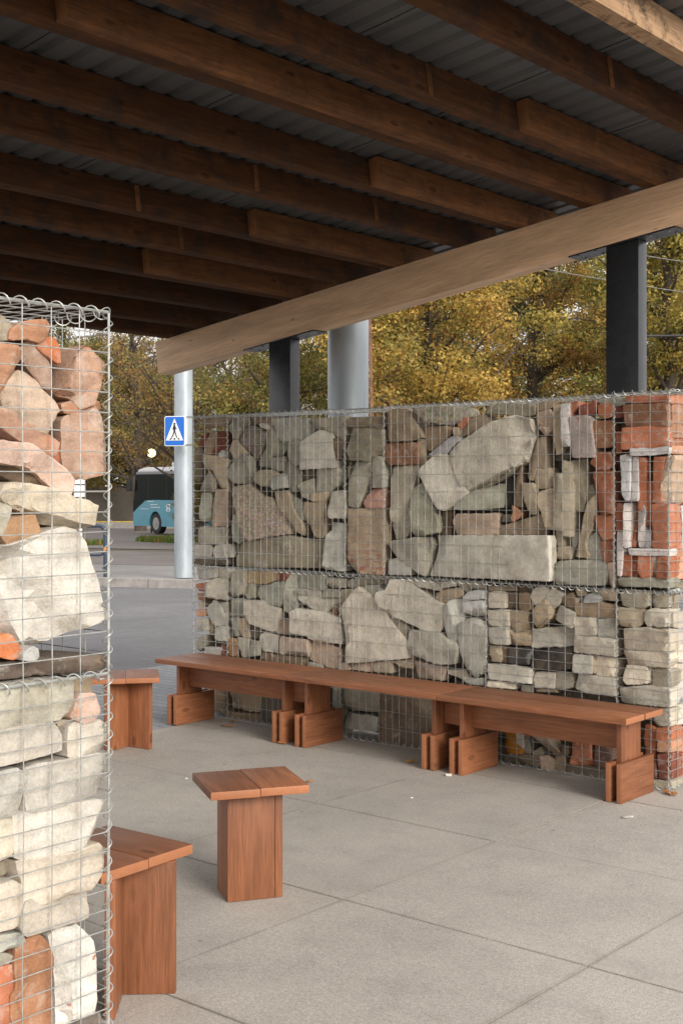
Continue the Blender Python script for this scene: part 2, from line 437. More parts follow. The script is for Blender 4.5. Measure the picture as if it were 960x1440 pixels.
    for f in rf:
        try: bm.faces.new([bv[i] for i in f])
        except ValueError: pass
    for v in list(bm.verts):
        if not v.link_faces: bm.verts.remove(v)
    for v in bm.verts:
        if v.is_boundary: v.co.y += inset*(.35+.5*rng.random())*soft
    be = [e for e in bm.edges if e.is_boundary]
    cx, cz = sum(xs)/n, sum(zs)/n
    for dy, sc in ((thick*.55, .985), (thick*.45, .86)):
        r = bmesh.ops.extrude_edge_only(bm, edges=be)
        nv = [g for g in r['geom'] if isinstance(g, bmesh.types.BMVert)]
        for v in nv:
            v.co.y += dy*rng.uniform(.85, 1.1); v.co.x = cx+(v.co.x-cx)*sc; v.co.z = cz+(v.co.z-cz)*sc
        be = [g for g in r['geom'] if isinstance(g, bmesh.types.BMEdge) and g.is_boundary]
    bmesh.ops.holes_fill(bm, edges=be, sides=0)
    bmesh.ops.recalc_face_normals(bm, faces=bm.faces)
    me = bpy.data.meshes.new(name); bm.to_mesh(me); bm.free()
    me.polygons.foreach_set('use_smooth', [True]*len(me.polygons)); me.set_sharp_from_angle(angle=R(26))
    return me
def build_stones(rows, origin, rot, thick0, group, seed):
    rng = random.Random(seed)
    for name, mk, dep, label, has, pp, rr in rows:
        k = 3 if has else 2
        O = [(pp[i]/1000, pp[i+1]/1000, (pp[i+2]/1000 if has else 0)) for i in range(0, len(pp), k)]
        RG = [(rr[i]/1000, rr[i+1]/1000, rr[i+2]/1000) for i in range(0, len(rr), 3)]
        a0 = (min(q[0] for q in O)+max(q[0] for q in O))/2; z0 = (min(q[1] for q in O)+max(q[1] for q in O))/2
        O = [(a-a0, z-z0, d) for a, z, d in O]; RG = [(a-a0, z-z0, d) for a, z, d in RG]
        matk = MAT.get(mk, 'rough_stone')
        soft = .3 if mk in ('cr', 'lgn', 'ct') else .65 if name == 'brick' else .8 if mk in ('lw', 'lt') else 1.1
        me = stone_mesh(name, O, RG, max(.07, thick0-dep/1000), rng, soft)
        j = rng.uniform(.8, 1.17); hue = rng.uniform(-.05, .05)
        c = PAL[mk]; c = (c[0]*j*(1+hue), c[1]*j, c[2]*j*(1-hue))
        o = link(name, me, M[matk], None, origin(a0, dep/1000+.008, z0) @ rot, c)
        tag(o, label, name, group[name])
WALL = [
('stone','br',39,'flat brown stone up and left of the dark pebbly lump',0,[-6337,1998,-6092,2002,-6080,1977,-6097,1950,-6114,1939,-6251,1947,-6332,1946],[]),
('brick','rd',68,'dark red brick left of the dark pebbly lump',0,[-6235,1908,-6132,1905,-6130,1829,-6144,1726,-6161,1726,-6206,1743,-6264,1752,-6258,1816],[]),
('stone','br',36,'small brown stone left of the dark pebbly lump',0,[-6253,1911,-6196,1909,-6230,1815,-6265,1751,-6311,1760,-6294,1824],[]),
('brick','rd',90,'small dark red brick up and left of the tall rounded pink stone',0,[-6385,1876,-6327,1907,-6339,1851,-6368,1811,-6427,1804,-6403,1844],[]),
('stone','w',28,'tiny white stone left of the dark pebbly lump',0,[-6165,1741,-6139,1781,-6125,1757,-6128,1729],[]),
('stone','tan',29,'tan stone straight above the tall rounded pink stone',0,[-6304,1752,-6172,1742,-6093,1721,-6098,1519,-6177,1531,-6206,1583,-6229,1631,-6258,1651,-6304,1623],[]),
('stone','gr',28,'grey stone up and left of the tall rounded pink stone',0,[-6256,1647,-6228,1623,-6207,1583,-6205,1507,-6367,1509,-6349,1563,-6308,1615],[]),
('stone','br',85,'upright brown stone up and left of the tall rounded pink stone',0,[-6445,1804,-6380,1803,-6368,1754,-6368,1689,-6386,1624,-6421,1576,-6451,1576],[]),
('stone','gr',21,'small grey stone left of the dark pebbly lump',0,[-6057,1988,-5930,1991,-5924,1964,-5962,1910,-5985,1856,-6007,1856,-6023,1896,-6051,1944],[]),
('stone','br',85,'small flat brown stone straight above the dark pebbly lump',0,[-5971,1999,-5722,1990,-5733,1948,-5840,1952,-5916,1946,-5976,1952],[]),
('stone','cg',37,'dark pebbly conglomerate lump near the top left of the far wall',0,[-5956,1926,-5891,1940,-5783,1921,-5735,1881,-5761,1828,-5810,1775,-5847,1721,-5880,1733,-5929,1792,-5973,1848,-5967,1895],[]),
('stone','lg',12,'tiny light grey stone right of the dark pebbly lump',0,[-5780,1943,-5748,1950,-5700,1933,-5695,1910,-5737,1922],[]),
('stone','gg',48,'greenish grey stone right of the dark pebbly lump',0,[-5740,1912,-5687,1938,-5650,1879,-5614,1817,-5603,1779,-5645,1741,-5708,1734,-5729,1681,-5793,1670,-5836,1678,-5804,1744,-5761,1805,-5740,1858],[]),
('stone','gr',41,'grey stone down and right of the dark pebbly lump',0,[-5723,1704,-5680,1726,-5576,1732,-5576,1641,-5628,1641,-5723,1665,-5776,1658],[]),
('stone','gr',43,'large grey stone up and left of the pale pentagon stone',0,[-5661,1971,-5588,1976,-5475,1976,-5369,1968,-5369,1845,-5414,1827,-5495,1833,-5614,1824,-5651,1879],[]),
('stone','gg',42,'greenish grey stone left of the pale pentagon stone',0,[-5551,1823,-5484,1833,-5428,1820,-5428,1662,-5505,1682,-5551,1702],[]),
('stone','gr',38,'grey stone down and left of the pale pentagon stone',0,[-5573,1702,-5511,1686,-5425,1632,-5430,1587,-5470,1512,-5511,1504,-5558,1542,-5568,1618,-5594,1679],[]),
('stone','tan',37,'tan stone left of the dark pebbly lump',0,[-6034,1834,-6001,1853,-5940,1793,-5929,1761,-5978,1731,-6039,1696,-6073,1701,-6062,1748,-6078,1772],[]),
('stone','gr',35,'grey stone down and left of the dark pebbly lump',0,[-6037,1696,-5943,1758,-5889,1737,-5878,1667,-5883,1558,-6032,1562,-6065,1590,-6076,1645],[-5947,1754,4,-5931,1558,4]),
('stone','tan',24,'flat tan stone straight above the big pebbly slab',0,[-5856,1604,-5781,1643,-5664,1642,-5602,1618,-5675,1573,-5696,1542,-5770,1542,-5846,1566],[]),
('stone','lg',8,'small light grey stone straight above the big pebbly slab',0,[-5660,1588,-5556,1618,-5540,1606,-5540,1535,-5649,1519,-5681,1546],[]),
('stone','cgl',26,'big brownish pebbly slab, largest stone in the upper left of the far wall',0,[-6039,1535,-5880,1554,-5815,1511,-5751,1473,-5677,1466,-5624,1405,-5583,1360,-5511,1331,-5500,1240,-5572,1231,-5730,1212,-5858,1185,-5902,1215,-5945,1300,-5967,1362,-6001,1433,-6023,1480],[]),
('stone','tan',32,'tan stone right of the big pebbly slab',0,[-5651,1504,-5537,1512,-5511,1474,-5485,1391,-5414,1309,-5414,1227,-5465,1248,-5516,1308,-5588,1375,-5640,1451],[]),
('stone','gg',43,'small greenish grey stone right of the big pebbly slab',0,[-5516,1466,-5465,1467,-5424,1437,-5414,1362,-5404,1324,-5465,1354,-5501,1414],[]),
('stone','gg',35,'upright greenish grey stone left of the tall rounded pink stone',0,[-6345,1491,-6247,1499,-6235,1439,-6241,1319,-6316,1302,-6345,1325,-6351,1414],[]),
('stone','pk',19,'tall rounded pinkish stone standing at the left end of the far wall',0,[-6190,1519,-6094,1519,-6094,1274,-6201,1276,-6213,1336,-6207,1463],[]),
('stone','gr',21,'grey stone down and left of the tall rounded pink stone',0,[-6353,1257,-6290,1270,-6101,1266,-6107,1155,-6348,1148],[]),
('stone','cr',20,'small cream stone straight above the dark plank end',0,[-6376,1139,-6225,1144,-6214,1112,-6231,1068,-6370,1067],[]),
('stone','lg',21,'small light grey stone straight above the dark plank end',0,[-6203,1144,-6090,1148,-6090,1061,-6192,1061,-6215,1104],[]),
('stone','dg',27,'dark flat slab end lying on the seam at the left end of the far wall',0,[-6395,1042,-6096,1056,-6096,1017,-6395,1005],[]),
('stone','cr',41,'tiny upright cream stone up and right of the dark plank end',0,[-6094,1151,-6055,1152,-6055,1069,-6094,1068],[]),
('stone','br',62,'small upright brown stone right of the tall rounded pink stone',0,[-6115,1519,-6076,1519,-6081,1360,-6109,1281,-6115,1320],[]),
('stone','gg',26,'greenish grey stone left of the big pebbly slab',0,[-6034,1354,-5990,1347,-5945,1261,-5918,1192,-5967,1159,-6017,1181,-6039,1267],[]),
('stone','gd',36,'long low grey slab lying along the seam left of the red-stained block',0,[-6000,1150,-5923,1179,-5739,1207,-5520,1224,-5408,1208,-5229,1206,-5229,1121,-5273,1030,-5530,1020,-5697,1009,-6033,1007,-6027,1070],[]),
('stone','lg',12,'light grey stone straight below the dark plank end',0,[-6361,991,-6177,1003,-6171,931,-6257,915,-6350,911],[]),
('stone','lg',40,'small light grey stone straight below the dark plank end',0,[-6177,985,-6093,997,-6054,986,-6059,935,-6104,917,-6183,929],[]),
('brick','rb',46,'small red brick up and left of the pointed left stone',0,[-6392,871,-6298,884,-6316,826,-6392,826],[]),
('brick','ob',44,'tiny orange brick up and left of the pointed left stone',0,[-6378,807,-6314,815,-6314,762,-6372,767],[]),
('stone','tan',50,'tiny tan stone left of the pointed left stone',0,[-6372,746,-6320,761,-6320,721,-6367,714],[]),
('brick','ob',30,'tiny orange brick left of the pointed left stone',0,[-6375,695,-6282,709,-6276,665,-6363,659],[]),
('stone','lg',12,'light grey stone straight above the pointed left stone',0,[-6257,887,-6200,922,-6087,915,-6070,881,-6075,782,-6257,792],[]),
('stone','lg',27,'pale pointed stone with a ridge at the left end of the lower tier',0,[-6273,710,-6192,778,-6102,696,-6091,610,-6187,599,-6261,670],[-6177,763,2,-6104,696,2]),
('stone','gr',40,'tiny grey stone right of the pointed left stone',0,[-6172,759,-6104,763,-6104,687,-6160,731],[]),
('stone','lg',33,'small light grey stone left of the pointed left stone',0,[-6366,639,-6262,646,-6262,566,-6372,566],[]),
('stone','tan',49,'tiny tan stone straight below the pointed left stone',0,[-6278,627,-6238,618,-6227,551,-6273,539],[]),
('stone','lg',19,'small light grey stone straight below the pointed left stone',0,[-6184,588,-6088,607,-6088,508,-6184,505],[]),
('stone','gr',45,'small grey stone down and left of the pointed left stone',0,[-6379,508,-6292,530,-6292,466,-6373,411,-6396,442],[]),
('stone','cr',37,'small flat cream stone straight below the pointed left stone',0,[-6283,451,-6146,455,-6146,407,-6283,403],[]),
('brick','rd',49,'tiny upright dark red brick straight below the pointed left stone',0,[-6147,477,-6113,480,-6113,401,-6153,405],[]),
('stone','gr',19,'grey stone down and left of the yellowish stone',0,[-6016,977,-5994,986,-5917,985,-5911,904,-5939,832,-6016,805,-6043,842],[]),
('stone','ty',38,'yellowish tan stone just under the seam, left half of the far wall',0,[-5924,976,-5615,989,-5620,940,-5741,907,-5914,903],[]),
('brick','rd',31,'tiny dark red brick straight below the long low grey slab',0,[-5603,986,-5536,989,-5551,943,-5603,933],[]),
('stone','gg',48,'small greenish grey stone straight below the yellowish stone',0,[-5934,893,-5847,897,-5836,813,-5902,801,-5934,831],[]),
('stone','gg',41,'greenish grey stone straight below the yellowish stone',0,[-5830,879,-5702,905,-5576,934,-5576,827,-5607,765,-5680,768,-5808,807],[]),
('stone','gr',34,'upright grey stone up and left of the broad pale block',0,[-5549,973,-5457,993,-5441,911,-5462,804,-5467,759,-5508,715,-5580,736,-5570,828],[]),
('stone','gr',49,'grey stone right of the pointed left stone',0,[-6074,784,-5935,803,-5924,683,-6074,673],[]),
('stone','lw',8,'pale tilted slab in the lower tier above the left bench',0,[-5889,789,-5755,797,-5712,768,-5602,752,-5613,714,-5634,606,-5670,603,-5851,644,-5884,704],[]),
('stone','gr',33,'small grey stone right of the pointed left stone',0,[-6058,659,-5980,676,-5958,552,-6058,541],[]),
('stone','tan',35,'small tan stone left of the pale tilted slab',0,[-5976,665,-5900,670,-5883,546,-5938,542,-5965,579],[]),
('stone','dg',61,'small dark grey stone straight below the pale tilted slab',0,[-5892,621,-5763,607,-5784,567,-5827,540,-5892,543],[]),
('brick','tb',40,'small orange-brown brick down and right of the pointed left stone',0,[-6076,523,-6015,528,-5998,498,-5998,411,-6070,413],[]),
('stone','gr',38,'small grey stone down and left of the pale tilted slab',0,[-5990,538,-5892,537,-5886,421,-5935,409,-5979,460],[]),
('stone','gr',33,'small grey stone straight below the pale tilted slab',0,[-5871,528,-5779,523,-5790,438,-5871,423],[]),
('stone','lg',37,'light grey stone straight below the pale tilted slab',0,[-5783,569,-5740,588,-5629,580,-5619,467,-5761,470,-5794,514],[]),
('stone','pk',15,'pinkish stone down and right of the pale tilted slab',0,[-5593,574,-5349,570,-5349,469,-5593,464],[]),
('stone','pk',34,'small pinkish stone right of the pale tilted slab',0,[-5616,673,-5518,687,-5523,596,-5642,595],[]),
('stone','lw',8,'broad pale block with a stepped underside above the left bench',0,[-5474,738,-5433,763,-5204,755,-5079,726,-5079,566,-5204,571,-5293,556,-5353,604,-5484,609],[]),
('stone','br',31,'small flat brown stone straight below the pale tilted slab',0,[-5766,455,-5629,451,-5629,406,-5766,417],[]),
('stone','br',43,'small flat brown stone down and left of the broad pale block',0,[-5619,451,-5414,453,-5414,401,-5619,405],[]),
('stone','gr',46,'grey stone straight above the pale pentagon stone',0,[-5347,1960,-5063,1972,-5063,1907,-5073,1805,-5140,1843,-5208,1882,-5307,1914],[]),
('stone','lw',6,'pale pentagon shaped stone with a pointed top, left part of the upper tier',0,[-5391,1812,-5319,1855,-5240,1890,-5166,1866,-5152,1791,-5137,1657,-5271,1653,-5389,1645],[]),
('stone','bd',39,'small dark brown stone right of the pale pentagon stone',0,[-5183,1829,-5134,1839,-5077,1805,-5077,1775,-5105,1717,-5163,1689,-5178,1763],[]),
('stone','gr',42,'grey stone straight below the pale pentagon stone',0,[-5318,1646,-5117,1655,-5137,1542,-5205,1505,-5303,1490,-5318,1572],[]),
('stone','gr',42,'grey stone right of the big pebbly slab',0,[-5449,1557,-5328,1587,-5318,1497,-5343,1456,-5433,1474],[]),
('stone','tan',41,'small tan stone straight below the pale pentagon stone',0,[-5337,1490,-5204,1505,-5214,1461,-5243,1438,-5337,1452],[]),
('stone','lg',15,'light grey stone up and left of the red-stained block',0,[-5181,1454,-5143,1505,-5042,1513,-5042,1345,-5181,1343],[]),
('stone','dg',61,'small dark grey stone straight below the pale pentagon stone',0,[-5430,1640,-5340,1647,-5340,1587,-5430,1572],[]),
('stone','br',37,'flat brown stone straight above the dark grey block',0,[-5046,1942,-5018,1959,-4767,1958,-4767,1897,-4795,1880,-4905,1894,-5037,1905],[]),
('stone','gd',20,'dark grey dressed block under a thin brown stone, above the red-stained block',0,[-4985,1889,-4845,1885,-4754,1882,-4754,1726,-4836,1720,-4854,1692,-5022,1701,-5032,1752],[-5024,1748,2,-4756,1754,2]),
('stone','lg',12,'upright light grey stone straight below the dark grey block',0,[-4839,1713,-4748,1718,-4739,1534,-4820,1531,-4834,1613],[]),
('stone','gr',25,'upright grey stone straight below the dark grey block',0,[-4998,1687,-4858,1685,-4868,1570,-4895,1506,-4933,1412,-5017,1418,-5017,1462,-5008,1527,-5012,1607],[]),
('stone','pr',22,'pink-red stone straight above the red-stained block',0,[-4893,1448,-4838,1520,-4746,1527,-4746,1410,-4884,1409],[]),
('stone','rs',12,'tall tan block stained with red paint in the narrow basket',0,[-5019,1400,-4739,1403,-4739,1010,-4941,1009,-5006,1049],[]),
('stone','gr',65,'small upright grey stone down and left of the dark grey block',0,[-5079,1695,-5036,1688,-5060,1571,-5079,1527],[]),
('stone','lg',38,'large upright light grey stone right of the long low grey slab',0,[-5192,1313,-5061,1308,-5061,1017,-5226,1024,-5226,1113,-5216,1232,-5177,1269],[]),
('stone','tan',42,'tan stone left of the red-stained block',0,[-5403,1437,-5234,1438,-5234,1216,-5293,1218,-5363,1295,-5413,1369],[]),
('stone','brl',32,'squared brown block with a slanting right edge below the top wire',0,[-4727,1991,-4691,2001,-4585,2000,-4454,1825,-4567,1807,-4718,1803],[]),
('brick','bb',28,'flat brown brick under the squared brown block',0,[-4729,1789,-4507,1795,-4507,1670,-4706,1669,-4729,1690],[]),
('stone','gr',19,'large upright grey stone left of the pale diamond slab',0,[-4690,1658,-4505,1659,-4514,1576,-4535,1527,-4553,1450,-4548,1283,-4619,1226,-4681,1224,-4699,1301,-4695,1428],[]),
('stone','gg',28,'large greenish grey stone straight below the pale diamond slab',0,[-4542,1513,-4468,1558,-4434,1520,-4396,1445,-4357,1342,-4353,1273,-4538,1241,-4551,1346,-4560,1429],[-4470,1551,2,-4453,1257,2]),
('stone','tan',68,'small upright tan stone right of the brown brick',0,[-4533,1800,-4472,1816,-4468,1666,-4516,1632,-4533,1639],[]),
('stone','br',44,'brown stone straight above the white-faced red strip',0,[-4446,1884,-4268,1889,-4260,1854,-4285,1821,-4403,1748,-4446,1749],[]),
('brick','wr',21,'narrow red brick strip with a white face, tilted beside the huge pale slab',0,[-4412,1720,-4243,1826,-4194,1818,-4194,1798,-4252,1758,-4268,1731,-4369,1719],[]),
('stone','tan',16,'tiny tan stone left of the huge pale slab',0,[-4232,1873,-4199,1875,-4207,1825,-4228,1839],[]),
('brick','rb',32,'tiny red brick straight below the rough mortar crust',0,[-4193,1913,-4152,1932,-4152,1905,-4185,1865,-4210,1886],[]),
('stone','br',46,'brown stone straight above the huge pale slab',0,[-4203,1860,-4138,1925,-4049,1949,-4009,1914,-4009,1887,-4073,1863,-4195,1819],[]),
('stone','mo',31,'rough crusted slab just under the top wire, middle of the far wall',0,[-4540,1998,-4351,2001,-4152,1986,-4152,1939,-4193,1913,-4259,1891,-4360,1905,-4453,1922],[]),
('stone','gd',33,'flat drab grey stone straight above the huge pale slab',0,[-4032,2001,-3890,1998,-3699,1987,-3703,1929,-3790,1929,-4032,1954],[]),
('stone','lt',4,'huge pale slab leaning diagonally in the middle of the upper tier',1,[-4250,1725,0,-4174,1790,0,-4121,1819,0,-3981,1891,0,-3875,1921,0,-3825,1933,0,-3717,1907,0,-3718,1865,50,-3714,1807,60,-3725,1736,60,-3753,1674,50,-3819,1645,8,-3860,1616,60,-3964,1567,70,-4112,1507,70,-4147,1510,20,-4174,1541,0,-4207,1608,0],[-3719,1902,3,-3710,1805,4,-3744,1683,4,-3819,1650,3,-3928,1608,3,-4071,1544,3,-4136,1515,4]),
('stone','lt',8,'pale diamond shaped slab pointing down, left of the huge pale slab',0,[-4343,1726,-4255,1717,-4218,1636,-4168,1554,-4136,1500,-4193,1467,-4243,1432,-4301,1398,-4351,1418,-4385,1479,-4428,1548,-4471,1624,-4402,1679,-4368,1712],[]),
('stone','gg',37,'greenish grey stone straight below the huge pale slab',0,[-4230,1453,-4123,1500,-4003,1541,-3932,1554,-3924,1474,-3928,1422,-4083,1407,-4230,1405],[]),
('stone','pk',35,'flat pinkish stone straight above the long pale block',0,[-4258,1343,-4229,1378,-3946,1385,-3938,1269,-4229,1262,-4253,1282],[]),
('stone','lw',4,'long pale rectangular block lying on the seam in the upper tier',0,[-4399,1249,-3570,1273,-3563,1247,-3563,1031,-4429,1017,-4386,1115,-4382,1184],[]),
('stone','gr',17,'grey triangular stone pointing down at the left end of the long pale block',0,[-4711,1202,-4600,1226,-4434,1241,-4409,1204,-4426,1100,-4443,1016,-4556,1067,-4635,1120],[-4436,1237,2,-4470,1063,2]),
('stone','cr',20,'cream stone straight below the triangular stone',0,[-4704,1096,-4637,1113,-4567,1087,-4541,1053,-4541,1019,-4700,1015],[]),
('stone','bd',79,'small dark brown stone straight below the pale diamond slab',0,[-4360,1389,-4285,1397,-4285,1260,-4369,1258],[]),
('stone','lw',6,'big wedge-shaped pale slab hanging just under the seam above the middle bench',0,[-4662,986,-4539,988,-4513,958,-4426,914,-4375,876,-4295,853,-4308,798,-4316,722,-4358,685,-4418,687,-4530,728,-4609,757,-4680,767,-4743,798,-4779,860,-4770,903,-4698,921],[]),
('stone','lw',6,'giant pale slab with a pointed top, largest stone in the lower tier',0,[-4922,927,-4880,901,-4788,859,-4725,792,-4671,718,-4569,621,-4560,527,-5025,458,-5039,569,-5058,684,-5058,786,-5011,839,-4964,900],[]),
('stone','gr',26,'flat grey stone straight above the giant pale slab',0,[-5037,953,-4933,987,-4696,994,-4705,969,-4896,934,-4990,915,-5037,924],[]),
('stone','gr',34,'small grey stone straight above the giant pale slab',0,[-4903,934,-4801,942,-4792,914,-4829,869,-4884,895],[]),
('stone','lg',23,'small light grey stone straight above the giant pale slab',0,[-4774,926,-4720,919,-4729,876,-4756,817,-4793,865,-4793,901],[]),
('stone','gg',43,'flat greenish grey stone straight below the long low grey slab',0,[-5445,978,-5225,980,-5225,891,-5334,889,-5455,891],[]),
('stone','gr',28,'small flat grey stone up and left of the giant pale slab',0,[-5202,967,-5058,966,-5053,919,-5202,908],[]),
('stone','lg',36,'small flat light grey stone straight above the broad pale block',0,[-5453,887,-5258,882,-5258,845,-5448,857],[]),
('stone','gr',35,'small flat grey stone left of the giant pale slab',0,[-5248,898,-5112,898,-5102,854,-5248,846],[]),
('stone','lg',38,'flat light grey stone straight above the broad pale block',0,[-5450,853,-5240,846,-5114,839,-5153,800,-5231,754,-5329,767,-5440,820],[]),
('brick','tb',47,'tiny orange-brown brick straight above the broad pale block',0,[-5190,760,-5141,800,-5127,735,-5170,717],[]),
('stone','tan',48,'small tan stone left of the giant pale slab',0,[-5103,897,-5008,909,-5017,865,-5075,804,-5103,795],[]),
('stone','pk',28,'pinkish stone left of the giant pale slab',0,[-5340,562,-5202,554,-5096,533,-5086,410,-5202,414,-5350,445],[]),
('stone','lg',34,'tiny flat light grey stone straight below the broad pale block',0,[-5356,429,-5237,425,-5237,403,-5356,407],[]),
('stone','br',54,'small brown stone straight below the broad pale block',0,[-5475,455,-5394,454,-5394,405,-5475,402],[]),
('stone','pk',28,'tiny pinkish stone straight below the giant pale slab',0,[-5086,447,-5029,452,-5010,417,-5086,410],[]),
('stone','pk',37,'small flat pinkish stone straight below the giant pale slab',0,[-4980,455,-4859,473,-4859,416,-4999,417],[]),
('stone','tan',29,'small tan stone up and left of the big dark block',0,[-4843,475,-4707,494,-4698,425,-4825,420],[]),
('stone','tan',47,'small tan stone down and left of the broken pale block',0,[-4694,487,-4596,516,-4557,555,-4552,464,-4623,465],[]),
('stone','lg',8,'broken-edged pale block below the wedge-shaped pale slab',0,[-4549,692,-4445,692,-4326,687,-4267,658,-4201,649,-4185,630,-4185,596,-4218,526,-4318,510,-4436,527,-4523,548,-4558,572,-4562,621],[]),
('stone','gr',37,'tiny grey stone right of the giant pale slab',0,[-4731,765,-4651,759,-4637,732,-4677,701,-4704,720],[]),
('stone','gr',33,'small grey stone right of the giant pale slab',0,[-4665,702,-4621,740,-4568,702,-4577,659,-4594,623],[]),
('stone','lg',10,'upright oval grey stone right of the wedge-shaped pale slab',0,[-4298,853,-4261,882,-4178,893,-4178,759,-4194,663,-4244,649,-4286,670,-4298,737],[]),
('stone','w',12,'small white stone up and right of the upright oval stone',0,[-4159,908,-4130,936,-4058,954,-4026,949,-4026,909,-4155,888],[]),
('stone','w',10,'small white stone straight above the pale coffin-shaped slab',0,[-4162,881,-4025,896,-4025,816,-4097,801,-4162,827],[]),
('stone','lg',8,'tall pale coffin-shaped slab left of the brick-like courses in the lower tier',0,[-4177,759,-4095,795,-4031,776,-3999,745,-4007,664,-4023,517,-4039,482,-4087,454,-4120,474,-4160,511,-4177,597,-4189,731],[]),
('stone','tan',32,'small tan stone straight above the upright oval stone',0,[-4369,916,-4327,935,-4193,959,-4173,926,-4193,905,-4243,895,-4318,857,-4369,874],[]),
('stone','lg',16,'small flat light grey stone straight above the wedge-shaped pale slab',0,[-4533,988,-4468,987,-4315,957,-4319,936,-4529,960],[]),
('stone','lg',14,'tiny light grey stone right of the wedge-shaped pale slab',0,[-4309,981,-4214,999,-4214,972,-4309,954],[]),
('stone','gr',23,'small flat grey stone straight below the long pale block',0,[-4212,992,-4146,989,-4033,987,-4033,961,-4146,962,-4130,949,-4154,934,-4187,960],[]),
('stone','bd',72,'tiny dark brown stone straight above the wedge-shaped pale slab',0,[-4458,943,-4406,939,-4406,897,-4458,901],[]),
('stone','pk',45,'flat pinkish stone straight below the broken pale block',0,[-4542,507,-4319,493,-4302,474,-4319,417,-4542,409],[]),
('stone','gr',38,'small flat grey stone left of the pale coffin-shaped slab',0,[-4289,476,-4157,488,-4132,450,-4189,441,-4281,459],[]),
('stone','lg',38,'small flat light grey stone straight below the pale coffin-shaped slab',0,[-4181,445,-4043,452,-4043,415,-4157,414],[]),
('stone','pk',33,'small pinkish stone right of the huge pale slab',0,[-3703,1932,-3609,1954,-3587,1925,-3587,1854,-3646,1814,-3684,1863],[-3689,1864,8,-3592,1861,8]),
('stone','br',44,'small flat brown stone left of the white-faced upright brick',0,[-3706,1981,-3653,1998,-3550,2000,-3594,1970,-3623,1959,-3698,1942],[]),
('stone','tan',39,'small upright tan stone left of the white-faced upright brick',0,[-3587,1970,-3539,1980,-3536,1859,-3536,1725,-3569,1707,-3583,1809],[]),
('brick','wb',10,'upright brick with a white face near the top wire, right part of the far wall',0,[-3522,1975,-3479,1983,-3475,1755,-3519,1753],[]),
('brick','rb',33,'tiny red brick right of the white-faced upright brick',0,[-3492,1984,-3435,1991,-3435,1963,-3471,1933,-3478,1908,-3492,1921],[]),
('brick','rd',41,'small dark red brick straight above the weathered pink brick',0,[-3432,1963,-3340,1991,-3330,1965,-3340,1925,-3429,1916],[]),
('brick','wp',10,'wide weathered pink brick face with worn plaster, upper right of the far wall',0,[-3475,1907,-3365,1909,-3337,1892,-3340,1852,-3326,1733,-3326,1693,-3457,1692,-3468,1761],[]),
('stone','br',40,'upright brown stone right of the huge pale slab',0,[-3741,1683,-3681,1799,-3651,1811,-3636,1733,-3636,1637,-3696,1637,-3714,1570,-3767,1593],[]),
('stone','bd',107,'small upright brown stone with shade in its colour, right of the huge pale slab',0,[-3673,1814,-3631,1813,-3631,1644,-3669,1645],[]),  # shade of the deep gap is put into this stone's brown
('stone','br',46,'small upright brown stone straight below the huge pale slab',0,[-3840,1652,-3802,1652,-3790,1540,-3783,1423,-3836,1426],[]),
('stone','tan',27,'small upright tan stone straight below the huge pale slab',0,[-3778,1553,-3706,1553,-3688,1476,-3688,1385,-3725,1385,-3763,1456],[]),
('stone','tan',38,'small tan stone left of the upright tan tile',0,[-3706,1631,-3605,1637,-3590,1566,-3605,1527,-3702,1527],[]),
('stone','tan',24,'upright tan stone left of the upright tan tile',0,[-3678,1508,-3593,1527,-3578,1444,-3575,1310,-3626,1306,-3652,1386,-3682,1456],[]),
('stone','tan',12,"tallest of the upright tan tiles right of the long pale block's top",0,[-3586,1540,-3571,1604,-3524,1607,-3513,1445,-3509,1299,-3556,1298,-3567,1445],[]),
('stone','tan',20,'upright tan stone right of the upright tan tile',0,[-3521,1674,-3474,1667,-3456,1477,-3463,1271,-3510,1270,-3517,1477],[]),
('stone','gd',39,'upright drab grey stone right of the upright tan tile',0,[-3481,1673,-3399,1685,-3385,1540,-3399,1411,-3453,1410,-3474,1502],[-3441,1679,4,-3433,1414,4]),
('stone','dg',81,'tiny dark grey stone down and left of the white-faced upright brick',0,[-3605,1705,-3513,1732,-3513,1687,-3572,1675,-3605,1682],[]),
('brick','ob',41,'tiny orange brick straight above the long pale block',0,[-3849,1429,-3826,1419,-3795,1393,-3802,1370,-3849,1343,-3856,1363,-3841,1396],[]),
('stone','dg',48,'tiny dark grey stone straight above the long pale block',0,[-3927,1372,-3861,1383,-3861,1343,-3923,1342],[]),
('stone','dk',102,'small upright blackened stone straight below the huge pale slab',0,[-3951,1561,-3923,1587,-3888,1580,-3888,1408,-3935,1434,-3955,1421],[]),
('stone','br',37,'flat brown stone straight above the long pale block',0,[-3916,1316,-3664,1385,-3638,1296,-3638,1276,-3940,1269],[]),
('stone','tan',45,'tiny upright tan stone straight below the upright tan tile',0,[-3576,1297,-3528,1291,-3528,1215,-3572,1214],[]),
('stone','br',78,'tiny brown stone straight below the upright tan tile',0,[-3544,1265,-3504,1266,-3504,1221,-3544,1217],[]),
('stone','tan',40,'small tan stone straight above the low grey-brown block',0,[-3569,1208,-3475,1214,-3475,1150,-3569,1144],[]),
('stone','gr',12,'low grey-brown block sitting on the seam left of the red brick column',0,[-3545,1133,-3409,1147,-3268,1143,-3254,1082,-3275,1019,-3545,1012,-3556,1056],[]),
('stone','tan',27,'upright tan stone straight above the low grey-brown block',0,[-3378,1433,-3329,1496,-3329,1390,-3350,1308,-3389,1245,-3367,1158,-3453,1161,-3410,1307],[-3377,1389,4,-3412,1162,4]),
('stone','gr',40,'small grey stone straight above the low grey-brown block',0,[-3396,1251,-3326,1299,-3305,1247,-3287,1154,-3368,1148,-3378,1220],[]),
